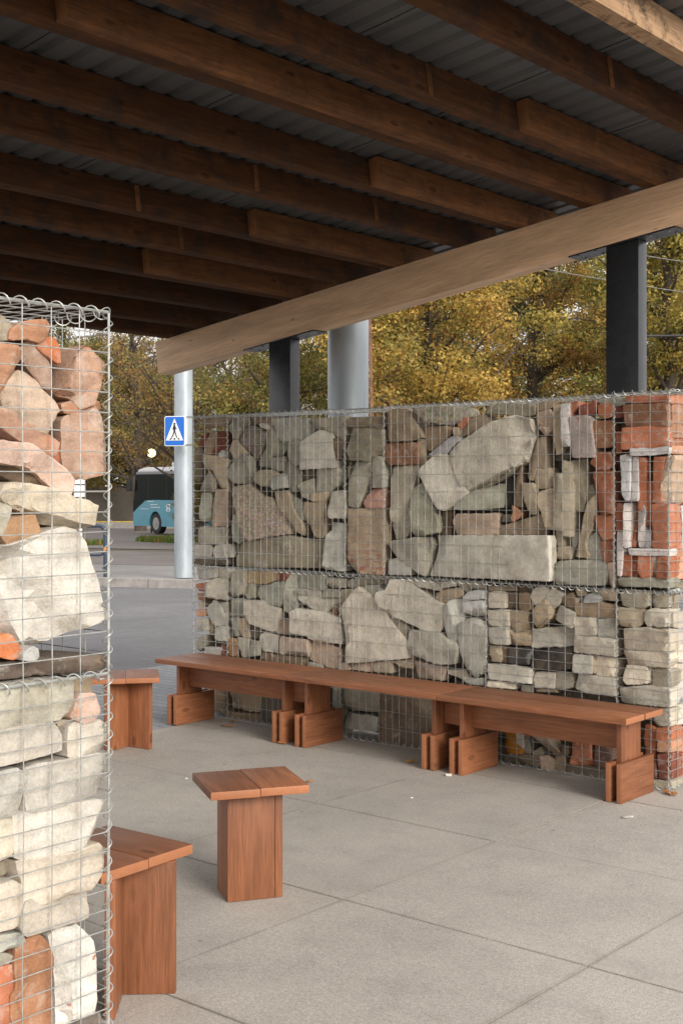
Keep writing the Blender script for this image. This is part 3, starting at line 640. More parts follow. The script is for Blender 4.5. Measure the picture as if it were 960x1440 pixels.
('stone','gr',53,'tiny grey stone down and right of the upright tan tile',0,[-3482,1261,-3439,1300,-3428,1287,-3461,1210,-3482,1216],[]),
('brick','rb',33,'small red brick down and right of the weathered pink brick',0,[-3322,1715,-3238,1716,-3231,1658,-3252,1627,-3318,1624,-3336,1646,-3364,1659],[]),
('brick','bb',26,"squarish brown-red brick left of the corner basket's top bricks",0,[-3328,1880,-3228,1880,-3228,1747,-3314,1740,-3335,1784,-3346,1865],[]),
('brick','rb',34,'small red brick straight above the brown-red square brick',0,[-3315,1964,-3273,1972,-3232,1967,-3235,1905,-3266,1897,-3312,1914],[]),
('stone','gr',43,'small flat grey stone up and left of the upper wide brick',0,[-3320,1984,-3258,2000,-3223,1998,-3162,2002,-3155,1964,-3209,1960,-3313,1971],[]),
('brick','rb',12,'upright red brick left of the longest white-edged brick',0,[-3334,1612,-3224,1620,-3217,1398,-3307,1388,-3320,1459],[]),
('brick','rb',25,'small red brick right of the upright tan tile',0,[-3331,1381,-3227,1388,-3224,1268,-3279,1257,-3296,1285,-3314,1334],[]),
('brick','rb',38,'small red brick straight above the low grey-brown block',0,[-3300,1247,-3231,1264,-3224,1193,-3227,1150,-3269,1136,-3289,1179],[]),
('stone','pk',27,'small upright pinkish stone right of the low grey-brown block',0,[-3259,1130,-3214,1141,-3208,1046,-3221,1011,-3245,1020,-3259,1081],[]),
('stone','gr',67,'tiny upright grey stone right of the upright tan tile',0,[-3386,1534,-3369,1553,-3351,1515,-3351,1433,-3386,1433],[]),
('brick','rb',21,'thin red brick lying just under the top wire at the right corner',0,[-3143,2003,-2922,1998,-2922,1962,-3093,1970,-3140,1978],[]),
('brick','bb',12,'brown-red wide brick, upper of the two wide bricks in the corner basket',0,[-3155,1957,-2917,1956,-2911,1845,-3145,1846],[]),
('brick','rb',10,'clean red wide brick, lower of the two wide bricks in the corner basket',0,[-3158,1837,-2920,1845,-2913,1743,-2991,1736,-3158,1730],[]),
('brick','wb',10,'small flat white-plastered brick straight below the lower wide brick',0,[-3111,1729,-2907,1737,-2907,1707,-2991,1699,-3107,1698],[]),
('brick','rd',52,'tiny dark red brick left of the upper wide brick',0,[-3224,1955,-3180,1954,-3180,1904,-3221,1896],[]),
('brick','rb',50,'tiny upright red brick right of the brown-red square brick',0,[-3220,1819,-3186,1824,-3186,1713,-3213,1707],[]),
('brick','wb',8,'tallest white-plastered brick edge standing at the left of the corner basket',0,[-3174,1693,-3123,1705,-3113,1656,-3116,1595,-3113,1467,-3136,1466,-3157,1491,-3163,1589],[]),
('brick','wb',12,'small upright white-plastered brick right of the longest white-edged brick',0,[-3102,1686,-3075,1689,-3071,1467,-3105,1467],[]),
('brick','rb',23,'small upright red brick right of the longest white-edged brick',0,[-3077,1683,-3037,1685,-3034,1406,-3074,1409],[]),
('brick','rd',43,'tiny upright dark red brick right of the longest white-edged brick',0,[-3047,1680,-3021,1679,-3018,1564,-3041,1564],[]),
('brick','rb',37,'small upright red brick up and left of the big flat red brick',0,[-3038,1561,-3005,1564,-3005,1412,-3038,1412],[]),
('brick','rb',17,'small upright red brick straight above the big flat red brick',0,[-2985,1684,-2933,1687,-2936,1648,-2949,1558,-2949,1455,-2988,1455],[]),
('stone','pk',12,'small upright pinkish stone straight above the big flat red brick',0,[-2947,1582,-2921,1677,-2882,1695,-2872,1677,-2895,1629,-2904,1569,-2904,1456,-2947,1456],[]),
('brick','rb',44,'small upright red brick down and left of the longest white-edged brick',0,[-3213,1447,-3176,1447,-3179,1302,-3210,1305],[]),
('brick','wb',8,'second small upright white-plastered brick straight below the longest white-edged brick',0,[-3153,1448,-3120,1451,-3123,1363,-3120,1228,-3136,1219,-3150,1234],[]),
('brick','rb',38,'small upright red brick straight below the longest white-edged brick',0,[-3132,1448,-3098,1451,-3098,1228,-3125,1227],[]),
('brick','wb',10,'small upright white-plastered brick left of the big flat red brick',0,[-3080,1448,-3051,1449,-3034,1406,-3044,1334,-3037,1225,-3074,1224,-3077,1345],[]),
('brick','rb',39,'small upright red brick left of the big flat red brick',0,[-3052,1448,-3012,1452,-3012,1346,-3032,1336,-3049,1339],[]),
('brick','wb',38,'tiny upright white-plastered brick left of the big flat red brick',0,[-3048,1309,-3012,1312,-3018,1224,-3038,1224],[]),
('brick','rb',10,'big flat red brick face beside the right corner of the far wall',0,[-2994,1446,-2907,1450,-2904,1223,-2994,1226],[]),
('brick','wb',8,'small upright white-plastered brick up and right of the low grey-brown block',0,[-3191,1300,-3163,1304,-3157,1221,-3163,1074,-3180,1073,-3187,1183],[]),
('brick','wb',10,'small flat white-plastered brick down and left of the big flat red brick',0,[-3124,1213,-2907,1220,-2907,1187,-2991,1187,-3111,1186],[]),
('brick','rb',12,'small upright red brick right of the low grey-brown block',0,[-3155,1181,-3112,1183,-3112,1076,-3159,1074],[]),
('brick','rd',27,'tiny upright dark red brick straight above the corner base slab',0,[-3106,1179,-3083,1180,-3083,1073,-3106,1072],[]),
('brick','rb',12,'small red brick straight above the corner base slab',0,[-3071,1178,-2999,1180,-2999,1075,-3058,1072,-3071,1096],[]),
('stone','gr',25,'tiny upright grey stone straight above the corner base slab',0,[-3002,1177,-2979,1178,-2982,1078,-3002,1077],[]),
('brick','rb',12,'small upright red brick straight below the big flat red brick',0,[-2966,1179,-2908,1181,-2908,1073,-2969,1073],[]),
('stone','gd',10,'low grey slab under the red bricks, on the seam at the right corner',0,[-3185,1063,-2904,1073,-2904,1025,-3185,1023],[]),
('stone','tan',39,'small flat tan stone straight below the long pale block',0,[-4020,974,-3840,986,-3824,964,-4012,948],[]),
('stone','bd',58,'tiny flat dark brown stone straight below the long pale block',0,[-3813,990,-3733,990,-3729,958,-3821,956],[]),
('stone','lt',29,'small pale beige stone up and right of the upright oval stone',0,[-4013,935,-3958,948,-3887,948,-3887,863,-3997,859],[]),
('stone','bd',46,'small dark brown stone straight below the long pale block',0,[-3891,944,-3821,951,-3821,862,-3891,858],[]),
('stone','br',27,'small brown stone left of the brown diamond stone',0,[-3805,949,-3729,953,-3718,867,-3740,855,-3805,861],[]),
('stone','lg',18,'small light grey stone straight above the brown diamond stone',0,[-3697,978,-3652,1000,-3608,977,-3637,936,-3675,889,-3705,894,-3723,925],[]),
('stone','lt',39,'small pale beige stone straight above the brown diamond stone',0,[-3646,941,-3591,989,-3521,957,-3547,908,-3583,877,-3620,904],[]),
('stone','br',27,'small brown stone straight above the tilted square stone',0,[-3525,942,-3467,967,-3446,934,-3446,883,-3474,882,-3532,910],[]),
('stone','tan',10,'brown diamond shaped stone with pale lower edges in the lower right tier',0,[-3715,836,-3685,883,-3632,924,-3581,863,-3596,824,-3677,761,-3700,785],[-3681,763,6,-3592,837,6]),
('stone','lg',10,'tilted square pale stone right of the brown diamond stone',0,[-3544,894,-3436,866,-3443,796,-3457,783,-3566,820],[]),
('stone','lt',12,'nearest small pale beige stone up and right of the pale coffin-shaped slab',0,[-3990,841,-3869,852,-3861,764,-3986,758],[]),
('stone','tan',30,'tan stone left of the brown diamond stone',0,[-3873,847,-3742,855,-3742,748,-3819,736,-3865,759],[]),
('stone','lt',12,'small pale beige stone right of the pale coffin-shaped slab',0,[-3990,745,-3869,757,-3861,662,-3986,656],[]),
('stone','tan',33,'small tan stone up and left of the blackened block',0,[-3878,744,-3813,730,-3729,755,-3725,665,-3875,656],[]),
('stone','lg',37,'light grey stone straight below the brown diamond stone',0,[-3716,756,-3473,786,-3466,685,-3716,655],[]),
('stone','tan',20,'small tan stone right of the pale coffin-shaped slab',0,[-3991,638,-3913,648,-3913,562,-3976,560],[]),
('stone','br',43,'tiny upright brown stone right of the pale coffin-shaped slab',0,[-3920,638,-3889,641,-3889,558,-3920,555],[]),
('stone','dk',26,'small blackened stone left of the blackened block',0,[-3870,641,-3732,652,-3740,560,-3870,562],[]),
('stone','dk',29,'blackened block with a chipped lower edge in the lower right tier',0,[-3726,652,-3600,662,-3472,676,-3468,562,-3614,542,-3726,535],[]),
('stone','lt',12,'flat pale beige stone down and left of the blackened block',0,[-3994,542,-3822,548,-3712,538,-3716,460,-3990,460],[]),
('stone','lt',29,'small pale beige stone straight below the blackened block',0,[-3704,521,-3577,530,-3574,450,-3704,440],[]),
('stone','gr',40,'small grey stone straight below the blackened block',0,[-3577,529,-3547,541,-3475,532,-3468,463,-3518,445,-3577,452],[]),
('stone','lt',17,'small flat pale beige stone down and right of the pale coffin-shaped slab',0,[-3989,446,-3826,449,-3826,419,-3989,419],[]),
('stone','gr',42,'tiny flat grey stone down and left of the blackened block',0,[-3788,437,-3719,437,-3719,411,-3788,411],[]),
('stone','br',34,'tiny flat brown stone straight below the blackened block',0,[-3692,441,-3588,445,-3558,429,-3692,418],[]),
('stone','br',24,'long brown brick near the top of the lower tier, left of the corner basket',0,[-3437,912,-3310,929,-3206,911,-3209,846,-3338,850,-3437,856],[]),
('stone','w',12,'tiny white stone straight above the long brown brick',0,[-3391,957,-3359,968,-3296,956,-3303,930,-3387,922],[]),
('stone','gr',58,'tiny grey stone straight below the low grey-brown block',0,[-3371,986,-3328,992,-3325,961,-3367,958],[]),
('stone','tan',40,'small tan stone straight above the long brown brick',0,[-3308,991,-3218,992,-3215,940,-3305,941],[]),
('stone','tan',32,'tiny tan stone straight below the low grey-brown block',0,[-3449,984,-3406,992,-3399,955,-3441,953],[]),
('stone','cr',26,'tiny cream stone left of the long brown brick',0,[-3452,940,-3424,941,-3431,910,-3452,908],[]),
('stone','lt',15,'small pale beige stone straight below the long brown brick',0,[-3442,840,-3319,842,-3319,755,-3442,746],[]),
('stone','lg',33,'small light grey stone straight below the long brown brick',0,[-3315,835,-3214,841,-3214,746,-3311,748],[]),
('stone','lt',12,'flat pale beige stone down and right of the tilted square stone',0,[-3444,743,-3203,739,-3203,653,-3448,657],[]),
('stone','lw',12,'small off-white stone straight above the long white brick',0,[-3448,641,-3341,644,-3341,551,-3451,550],[]),
('stone','tan',29,'tiny upright tan stone straight above the long white brick',0,[-3347,642,-3323,641,-3330,553,-3347,551],[]),
('stone','lt',33,'small pale beige stone straight above the long white brick',0,[-3318,638,-3214,637,-3214,545,-3329,540],[]),
('stone','lw',8,'long whitish brick with an orange speck above the right bench',0,[-3446,538,-3201,537,-3201,450,-3364,446,-3446,462],[]),
('stone','gr',12,'grey stone straight above the rounded tan brick',0,[-3176,984,-3112,1000,-3018,1001,-3015,929,-3045,915,-3166,917],[]),
('stone','gr',33,'small grey stone straight below the corner base slab',0,[-3009,994,-2924,993,-2921,927,-2999,916],[]),
('stone','tan',10,'short rounded tan brick in the lower corner basket, second course',0,[-3181,904,-3064,914,-3047,903,-3051,830,-3084,812,-3164,813,-3181,833],[]),
('stone','lg',12,'small light grey stone right of the rounded tan brick',0,[-3035,898,-2992,912,-2921,911,-2921,827,-3018,823,-3035,855],[]),
('stone','lt',10,'pale beige stone down and right of the rounded tan brick',0,[-3154,798,-3031,816,-2900,805,-2900,706,-3031,698,-3154,697],[]),
('stone','lt',12,'flat pale beige stone straight above the long cream brick',0,[-3162,684,-2901,697,-2888,668,-2908,624,-3032,619,-3155,614],[]),
('stone','lt',8,'small pale beige stone straight above the long cream brick',0,[-3147,609,-3030,614,-3020,593,-3023,530,-3130,516,-3150,535],[]),
('stone','gr',36,'small grey stone straight above the long cream brick',0,[-3017,603,-2906,610,-2906,520,-3004,510,-3011,558],[]),
('stone','lw',8,'long cream brick in the lower corner basket level with the bench seat',0,[-3177,487,-3056,514,-2893,513,-2890,426,-3056,420,-3177,416],[]),
('stone','lg',38,'small light grey stone straight below the long cream brick',0,[-2992,396,-2907,412,-2907,322,-2979,316,-2999,335],[]),
('brick','rb',49,'small upright red brick straight below the long cream brick',0,[-3050,309,-3011,308,-2984,293,-2998,170,-3044,163,-3057,253],[]),
('brick','rb',36,'small red brick straight below the long cream brick',0,[-2978,301,-2903,316,-2903,250,-2981,240],[]),
('brick','ob',31,'tiny orange brick straight below the long cream brick',0,[-2972,236,-2901,245,-2901,192,-2972,188],[]),
('brick','rd',32,'nearest small upright dark red brick straight below the long cream brick',0,[-2973,170,-2901,185,-2901,54,-2963,50],[]),
('brick','rd',38,'second small upright dark red brick straight below the long cream brick',0,[-3045,165,-2992,166,-2979,53,-3012,54],[]),
('stone','gr',27,'tiny flat grey stone straight below the long cream brick',0,[-3006,33,-2899,43,-2899,7,-3006,3],[]),
('stone','ora',38,'stone with an orange-painted face low under the right bench',0,[-3893,182,-3826,190,-3806,107,-3778,86,-3778,61,-3884,55,-3898,103],[]),
('stone','cr',27,'tiny upright cream stone right of the orange-painted stone',0,[-3814,193,-3776,198,-3771,97,-3809,124],[]),
('stone','gr',41,'small upright grey stone right of the orange-painted stone',0,[-3775,184,-3742,184,-3732,75,-3770,66],[]),
('stone','pk',24,'small pinkish stone right of the orange-painted stone',0,[-3731,192,-3647,194,-3591,137,-3545,103,-3573,67,-3628,108],[]),
('stone','gr',46,'tiny grey stone right of the orange-painted stone',0,[-3726,75,-3669,115,-3651,77,-3716,69],[]),
('stone','pk',33,'small pinkish stone down and right of the orange-painted stone',0,[-3666,61,-3633,74,-3578,57,-3578,1,-3652,-9,-3666,29],[]),
('stone','br',40,'small brown stone down and right of the orange-painted stone',0,[-3578,72,-3518,88,-3509,50,-3536,2,-3573,1],[]),
('stone','br',38,'tiny brown stone right of the orange-painted stone',0,[-3544,133,-3499,147,-3494,100,-3535,94],[]),
('brick','rb',27,'red brick straight below the long white brick',0,[-3483,206,-3354,214,-3350,58,-3474,49],[]),
('stone','brr',23,'reddish brown stone down and left of the long cream brick',0,[-3339,201,-3226,208,-3226,61,-3339,61],[]),
('stone','dg',30,'flat dark grey stone straight below the orange-painted stone',0,[-3966,37,-3660,71,-3669,13,-3966,-4],[]),
('stone','dg',41,'flat dark grey stone down and right of the orange-painted stone',0,[-3519,48,-3253,54,-3253,0,-3519,-8],[]),
('stone','gr',29,'large grey stone left of the big dark block',0,[-5073,331,-4770,343,-4770,183,-5073,167],[]),
('stone','lg',34,'flat light grey stone left of the big dark block',0,[-5077,138,-4785,154,-4797,64,-5077,47],[]),
('stone','bd',29,'big dark rough block low under the middle bench',0,[-4747,337,-4418,344,-4407,-8,-4770,-21],[]),
('stone','tan',23,'large tan stone down and left of the pale tilted slab',0,[-6048,216,-5775,234,-5775,70,-6061,67],[]),
('stone','br',39,'brown stone straight below the pointed left stone',0,[-6262,193,-6106,198,-6106,10,-6262,12],[]),
('stone','dg',35,'large dark grey stone straight below the pale tilted slab',0,[-5773,232,-5589,241,-5589,13,-5773,10],[]),
('stone','br',41,'flat brown stone down and left of the pale tilted slab',0,[-6080,33,-5792,46,-5792,-12,-6080,-17],[]),
('stone','gr',54,'upright grey stone down and left of the giant pale slab',0,[-5166,300,-5106,297,-5106,-14,-5154,-11],[]),
]
NEAR = [
('stone','tan',32,'mottled tan mortar lump at the top left of the near basket',0,[1889,1969,1906,1962,1935,1941,1924,1907,1889,1902],[]),
('brick','ob',21,'broken orange brick just under the top mesh of the near basket',0,[1923,1927,1952,1951,1995,1960,2025,1964,2036,1953,2031,1925,2006,1907,1973,1914,1920,1906],[]),
('brick','or',33,'bright orange brick chunk behind the broken orange brick in the near basket',0,[2026,1922,2064,1921,2075,1905,2087,1884,2087,1862,2075,1861,2041,1880,2019,1894,2012,1903],[]),
('brick','ob',17,'big orange brick cut off by the left picture edge, upper near basket',0,[1864,1895,1899,1889,1938,1889,1960,1876,1960,1861,1935,1832,1910,1800,1892,1769,1864,1762],[1866,1846,2,1940,1841,2]),
('brick','pb',47,'pinkish brown brick in shadow above the tan diamond slab, near basket',0,[1978,1901,2014,1907,2033,1884,2063,1852,2067,1790,2044,1795,2014,1824,1992,1853,1981,1864],[]),
('stone','pt',14,'tan diamond shaped slab with orange flecks in the near basket',0,[1892,1760,1915,1797,1950,1828,1967,1827,2001,1806,2046,1766,2074,1735,2038,1695,2027,1668,1954,1703,1918,1732],[]),
('brick','pb2',14,'spotted pink brick with black pits, topmost at the right of the near basket',1,[2112,1863,50,2136,1895,48,2163,1910,32,2174,1904,16,2224,1864,8,2212,1817,8,2188,1755,8,2153,1741,24,2126,1766,50,2083,1779,50,2099,1831,50],[2128,1880,4,2100,1797,4,2137,1755,4]),
('brick','ob',42,'dark orange brick wedged under the spotted pink brick in the near basket',0,[2094,1748,2133,1762,2216,1763,2224,1748,2184,1730,2109,1730],[]),
('brick','pb',11,'tall two-tone brick standing upright at the right of the near basket',1,[2101,1708,40,2124,1724,40,2159,1728,0,2195,1748,0,2205,1707,0,2215,1644,0,2215,1567,0,2175,1560,0,2132,1554,40,2108,1579,40,2105,1642,40],[2159,1726,4,2168,1643,4,2174,1562,4]),
('brick','pbo',16,'long pinkish brick sloping down right below the tan diamond slab',0,[1884,1721,1898,1731,1927,1720,1992,1687,2063,1646,2055,1615,2029,1618,1992,1641,1948,1652,1905,1678,1884,1695],[]),
('brick','rb',61,'small red brick behind the tall two-tone brick, near basket',0,[2093,1648,2112,1652,2112,1598,2101,1592,2081,1607],[]),
('brick','prw',15,'pink-white brick with raw orange patches sloping right in the near basket',1,[1863,1650,0,1884,1647,0,1984,1641,0,2028,1615,0,2088,1578,0,2117,1551,0,2104,1510,0,2070,1526,16,2044,1547,32,2026,1566,32,1966,1589,16,1863,1597,0],[1974,1638,2,1968,1592,4]),
('stone','bd',67,'dark brown slab in shadow under the pink-white brick',0,[1906,1593,1967,1596,2037,1566,2082,1535,2029,1541,1963,1550,1906,1577],[]),
('stone','lt',14,'long flat pale limestone bridging the near basket above the cream boulder',1,[1888,1508,0,1908,1536,0,1925,1542,0,1990,1538,0,2057,1524,0,2103,1507,0,2194,1483,0,2190,1432,0,2172,1423,48,2126,1421,50,2064,1437,50,1990,1461,50,1944,1483,32],[1935,1487,4,2004,1469,4,2060,1459,4,2126,1438,4,2186,1430,6]),
('stone','gr',20,'grey stone cut by the left picture edge beside the small tan brick',0,[1866,1508,1887,1502,1926,1481,1922,1463,1905,1433,1894,1413,1866,1411],[]),
('brick','tbo',18,'small tan brick resting on the cream boulder in the near basket',0,[1893,1422,1921,1451,1990,1460,1997,1444,2010,1419,2004,1407,1935,1391,1914,1385,1893,1407],[]),
('stone','cr',6,'huge cream boulder filling the middle of the near basket',1,[1891,1343,50,1907,1331,48,1888,1381,0,2021,1413,0,2085,1426,0,2112,1418,0,2144,1384,0,2163,1324,0,2187,1272,0,2201,1217,0,2222,1179,0,2136,1156,0,2057,1131,8,2001,1110,48,1980,1116,50,1944,1159,50,1891,1200,50],[1887,1324,4,1919,1254,4,1947,1180,4,1976,1132,4]),
('brick','or',28,'raw orange brick chunk under the cream boulder in the near basket',0,[1882,1155,1925,1158,1960,1114,1957,1103,1935,1096,1907,1102,1882,1113],[]),
('stone','w',12,'small white plaster chip on the dark slab of the near basket',0,[1951,1105,1971,1118,1985,1121,2000,1115,2003,1096,1996,1088,1956,1092],[]),
('stone','bd2',13,'flat dark brown slab lying on the seam of the near basket',0,[1862,1078,1925,1082,2217,1078,2223,1042,2034,1043,1932,1042,1862,1041],[]),
('stone','lgn',10,'wide greenish white block, topmost in the lower near basket',0,[1860,1029,2024,1030,2115,1026,2117,927,2054,925,1930,926,1860,927],[]),
('stone','tan',61,'tan stone behind the pink pebble at the top right of the lower near basket',0,[2155,1016,2209,1013,2215,968,2159,962],[]),
('brick','prw',10,'rounded pink brick pebble at the right edge of the lower near basket',0,[2119,960,2131,983,2174,980,2194,931,2178,911,2147,904,2115,923],[]),
('stone','cr',10,'long cream block with a broken right end under the wide greenish block',0,[1860,923,1987,925,2050,918,2066,902,2079,881,2081,844,2024,840,1930,839,1860,840],[]),
('stone','cr',13,'short cream block under the pink brick pebble',0,[2098,897,2122,907,2201,903,2217,892,2217,857,2209,820,2118,816,2095,823,2093,857],[]),
('stone','tan',54,'tan mortar wedge between the two cream blocks of the third course',0,[2091,910,2150,910,2126,888,2103,885],[]),
('stone','cr',15,'rounded cream block at the left picture edge, left of the widest cream block',0,[1863,815,1933,820,1960,787,1955,758,1960,707,1919,698,1863,695],[]),
('stone','cr',12,'widest cream block with crisp edges halfway down the lower near basket',0,[1967,810,1989,819,2121,815,2216,813,2218,710,2200,701,2121,700,2026,699,1967,704],[]),
('stone','cr',15,'cream block directly under the widest cream block',0,[1922,698,1955,700,2024,699,2119,696,2219,687,2215,650,2199,576,2119,574,2021,577,1955,583,1930,594],[1956,694,2,1956,585,2]),
('stone','cr',14,'cream block with a sloping top edge, fourth below the wide greenish block',0,[1929,583,1954,582,2119,565,2194,574,2214,554,2210,501,2182,453,2115,457,2027,457,1954,463,1950,536],[1955,570,2,2120,552,2,2211,548,2]),
('stone','ct',17,'narrow yellowish cream block at the left picture edge of the lower near basket',0,[1864,691,1885,693,1917,695,1920,602,1885,598,1864,597],[]),
('stone','cr',16,'worn cream block with an orange scrape at the left picture edge',0,[1864,535,1927,535,1950,517,1954,429,1930,417,1864,420],[]),
('stone','cr',10,'lowest cream block, lying on the upright bricks of the near basket',0,[1956,475,2010,475,2114,466,2186,455,2188,397,2171,383,2114,386,2014,389,1961,389,1940,415],[]),
('stone','gr',64,'grey stone sliver in the gap between cream blocks at the left edge',0,[1907,575,1950,572,1946,551,1907,539],[]),
('stone','lgn',19,'thin greenish chip wedged above the upright orange brick',0,[1872,409,1947,396,1968,371,1954,363,1913,367,1872,372],[]),
('stone','gr',37,'small grey chip left of the upright orange brick',0,[1884,361,1933,341,1925,324,1884,320],[]),
('brick','rb',23,'red brick at the bottom left picture edge',0,[1867,322,1927,320,1934,299,1932,245,1923,162,1867,180],[]),
('brick','obs',17,'upright worn orange brick at the foot of the near basket',1,[1934,326,0,1951,351,24,1984,373,16,2015,376,0,2039,345,0,2051,286,0,2051,168,0,2051,73,0,1934,113,0,1923,177,0,1919,245,0,1934,256,0],[2020,371,4,2022,261,4,2022,85,4]),
('brick','wro',13,'upright white-plastered brick at the foot of the near basket',1,[2062,350,40,2076,368,32,2129,371,16,2142,355,0,2175,316,0,2184,266,0,2184,212,0,2182,125,0,2109,126,0,2100,58,0,2080,56,32,2086,201,40,2078,286,40],[2112,360,4,2112,229,4,2103,59,4]),
('stone','bd2',20,'grey brown slab under the upright white brick',0,[2122,112,2189,117,2207,112,2202,5,2122,32],[]),
]
SIDE = [
('brick','rb',12,'orange-red brick, topmost on the short right end face',0,[6011,1993,6154,2009,6230,2014,6230,1971,6011,1960],[]),
('brick','ob',10,'large lit brick, second from the top on the short right end face',0,[6027,1949,6157,1961,6254,1966,6254,1793,6034,1788],[]),
('brick','rb',14,'thin brick below the large lit brick on the short right end face',0,[6029,1780,6263,1787,6263,1750,6029,1749],[]),
('brick','ob',12,'orange brick right of the thin white brick on the short right end face',0,[6022,1741,6259,1744,6259,1710,6022,1705],[]),
('stone','pk',12,'tall pale pink brick on the short right end face',0,[6031,1693,6161,1699,6161,1418,6031,1425],[]),
('brick','rb',14,'tall red brick at the right picture edge of the short end face',0,[6172,1705,6306,1708,6306,1409,6172,1417],[]),
('brick','wb',10,'white-edged brick standing upright on the short right end face',0,[6023,1446,6064,1446,6054,1220,6023,1221],[]),
('brick','rb',14,'red brick standing upright beside the white-edged one on the end face',0,[6076,1446,6137,1445,6137,1217,6069,1219],[]),
('brick','wb',12,'second white-edged upright brick at the right picture edge',0,[6140,1436,6287,1435,6287,1211,6136,1217],[]),
('brick','ob',10,'lying orange brick below the upright bricks of the short end face',0,[6023,1215,6268,1206,6268,1175,6023,1185],[]),
('brick','ob',10,'big orange brick just above the seam of the short end face',0,[6023,1176,6268,1169,6268,1057,6023,1071],[]),
('stone','gd',12,'grey base slab on the seam of the short end face',0,[6027,1064,6273,1051,6273,1007,6027,1025],[]),
('stone','gr',12,'narrow grey stone under the seam of the short end face',0,[6058,981,6092,988,6161,959,6161,904,6065,905],[]),
('stone','cr',10,'pale brick, second course of the lower short end face',0,[6037,898,6268,884,6268,798,6037,823],[]),
('stone','cr',10,'cream brick, third course of the lower short end face',0,[6034,811,6268,785,6268,717,6034,745],[]),
('stone','cr',10,'cream brick, fourth course of the lower short end face',0,[6031,733,6268,711,6268,618,6031,649],[]),
('stone','cr',10,'big cream brick, fifth course of the lower short end face',0,[6031,631,6268,612,6268,501,6031,535],[]),
('stone','cr',10,'small cream brick above the white brick of the lower short end face',0,[6041,527,6143,515,6212,483,6212,440,6041,467],[]),
('stone','lw',10,'white brick just above the red bricks of the lower short end face',0,[6041,413,6268,402,6268,303,6041,326],[]),
('brick','rb',12,'dark red brick, upper of the low bricks on the short end face',0,[6045,310,6259,288,6259,211,6045,243],[]),
('brick','ob',12,'worn orange brick in the middle of the low short end face',0,[6045,237,6259,208,6259,118,6045,153],[]),
('brick','rb',12,'red brick, lowest above the base slab on the short end face',0,[6045,147,6259,112,6259,13,6045,44],[]),
('stone','gr',12,'grey base slab at the floor of the short end face',0,[6041,36,6259,1,6259,-49,6041,-6],[]),
]
TW, SL, SC = 5.96, -2.69, -2.89
R90 = Matrix.Rotation(ANG+math.pi/2, 4, 'Z')
TR = lambda v: Matrix.Translation(v)
build_stones(WALL, lambda a, d, z: TR(P(a, TW+d, z)), RZ, .17, dict(stone='stones packed in the far gabion wall', brick='bricks packed in the far gabion wall'), 5)
build_stones(NEAR, lambda a, d, z: TR(P(SL-d, a, z)), R90, .24, dict(stone='stones packed in the near gabion', brick='bricks packed in the near gabion'), 11)
build_stones(SIDE, lambda a, d, z: TR(P(SC-d, a, z)), R90, .1, dict(stone='stones of the short end face', brick='bricks of the short end face'), 17)

# small broken rubble that fills the heart of the cages
def rubble(name, s0, s1, t0, t1, z0, z1, n, seed, label, smin=.05, smax=.13):
    rng = random.Random(seed); mb = MB()
    for i in range(n):
        c = Vector((rng.uniform(s0, s1), rng.uniform(t0, t1), rng.uniform(z0, z1)))
        e = [rng.uniform(smin, smax) for _ in range(3)]
        rt = Matrix.Rotation(rng.uniform(0, 3), 4, Vector((rng.uniform(-1, 1), rng.uniform(-1, 1), rng.uniform(-1, 1))).normalized())
        b = len(mb.v)
        mb.box(-e[0], e[0], -e[1], e[1], -e[2], e[2], TR(c) @ rt)
        for k in range(b, b+8): mb.v[k] = (min(max(mb.v[k][0]+rng.uniform(-.02, .02), s0), s1), min(max(mb.v[k][1]+rng.uniform(-.02, .02), t0), t1), min(max(mb.v[k][2]+rng.uniform(-.02, .02), z0), z1))
    o = mb.link(name, M['rough_stone'], None, RZ, color=(.13, .108, .085))
    return tag(o, label, 'rubble', kind='stuff')
rubble('rubble_fill', -6.33, -2.97, 6.1, 6.23, .03, 1.9, 900, 3, 'brownish broken rubble filling the heart of the far gabion wall')
rubble('rubble_fill', -3.7, -2.92, 1.68, 2.02, .03, 1.5, 330, 4, 'mixed broken rubble behind the front stones of the near gabion')

# ------------------------------------------------------------------ gabion baskets
def wires(mb, o, ua, ub, la, lb, pa, pb, r, seed, bow=.004, nrm=None, n=5):
    """grid in the plane o + ua*a + ub*b; pa: pitch between wires that run along b, pb: pitch between wires along a"""
    rng = random.Random(seed); nrm = nrm or ua.cross(ub).normalized()
    off = Vector((rng.uniform(0, 50),)*3)
    def pt(a, b, k): 
        w = noise.noise(Vector((a*2.3, b*2.3, 0))+off)*bow
        return o+ua*a+ub*b+nrm*(w+k)
    na = max(1, round(la/pa)); nb = max(1, round(lb/pb))
    for i in range(na+1):
        a = la*i/na+rng.uniform(-.002, .002)
        seg = max(2, int(lb/.12)); tilt = rng.uniform(-.003, .003)
        mb.tube([pt(a+tilt*(j/seg-.5), lb*j/seg, 0) for j in range(seg+1)], r, n)
    for i in range(nb+1):
        b = lb*i/nb+rng.uniform(-.002, .002)
        seg = max(2, int(la/.12)); tilt = rng.uniform(-.003, .003)
        mb.tube([pt(la*j/seg, b+tilt*(j/seg-.5), 2*r) for j in range(seg+1)], r, n)
def helix(mb, p0, p1, rad, pitch, r, seed=0, n=5, ph=0.):
    rng = random.Random(seed); d = p1-p0; L = d.length; d.normalize()
    a = d.orthogonal().normalized(); b = d.cross(a); seg = int(L/pitch*11); pts = []
    for i in range(seg+1):
        u = i/seg; w = 2*math.pi*u*L/pitch+ph
        rr = rad*(1+.12*math.sin(u*L*9+ph))
        pts.append(p0+d*(L*u)+(a*math.cos(w)+b*math.sin(w))*rr)
    mb.tube(pts, r, n)
X, Y, Z = Vector((1,0,0)), Vector((0,1,0)), Vector((0,0,1))
WR = .0016
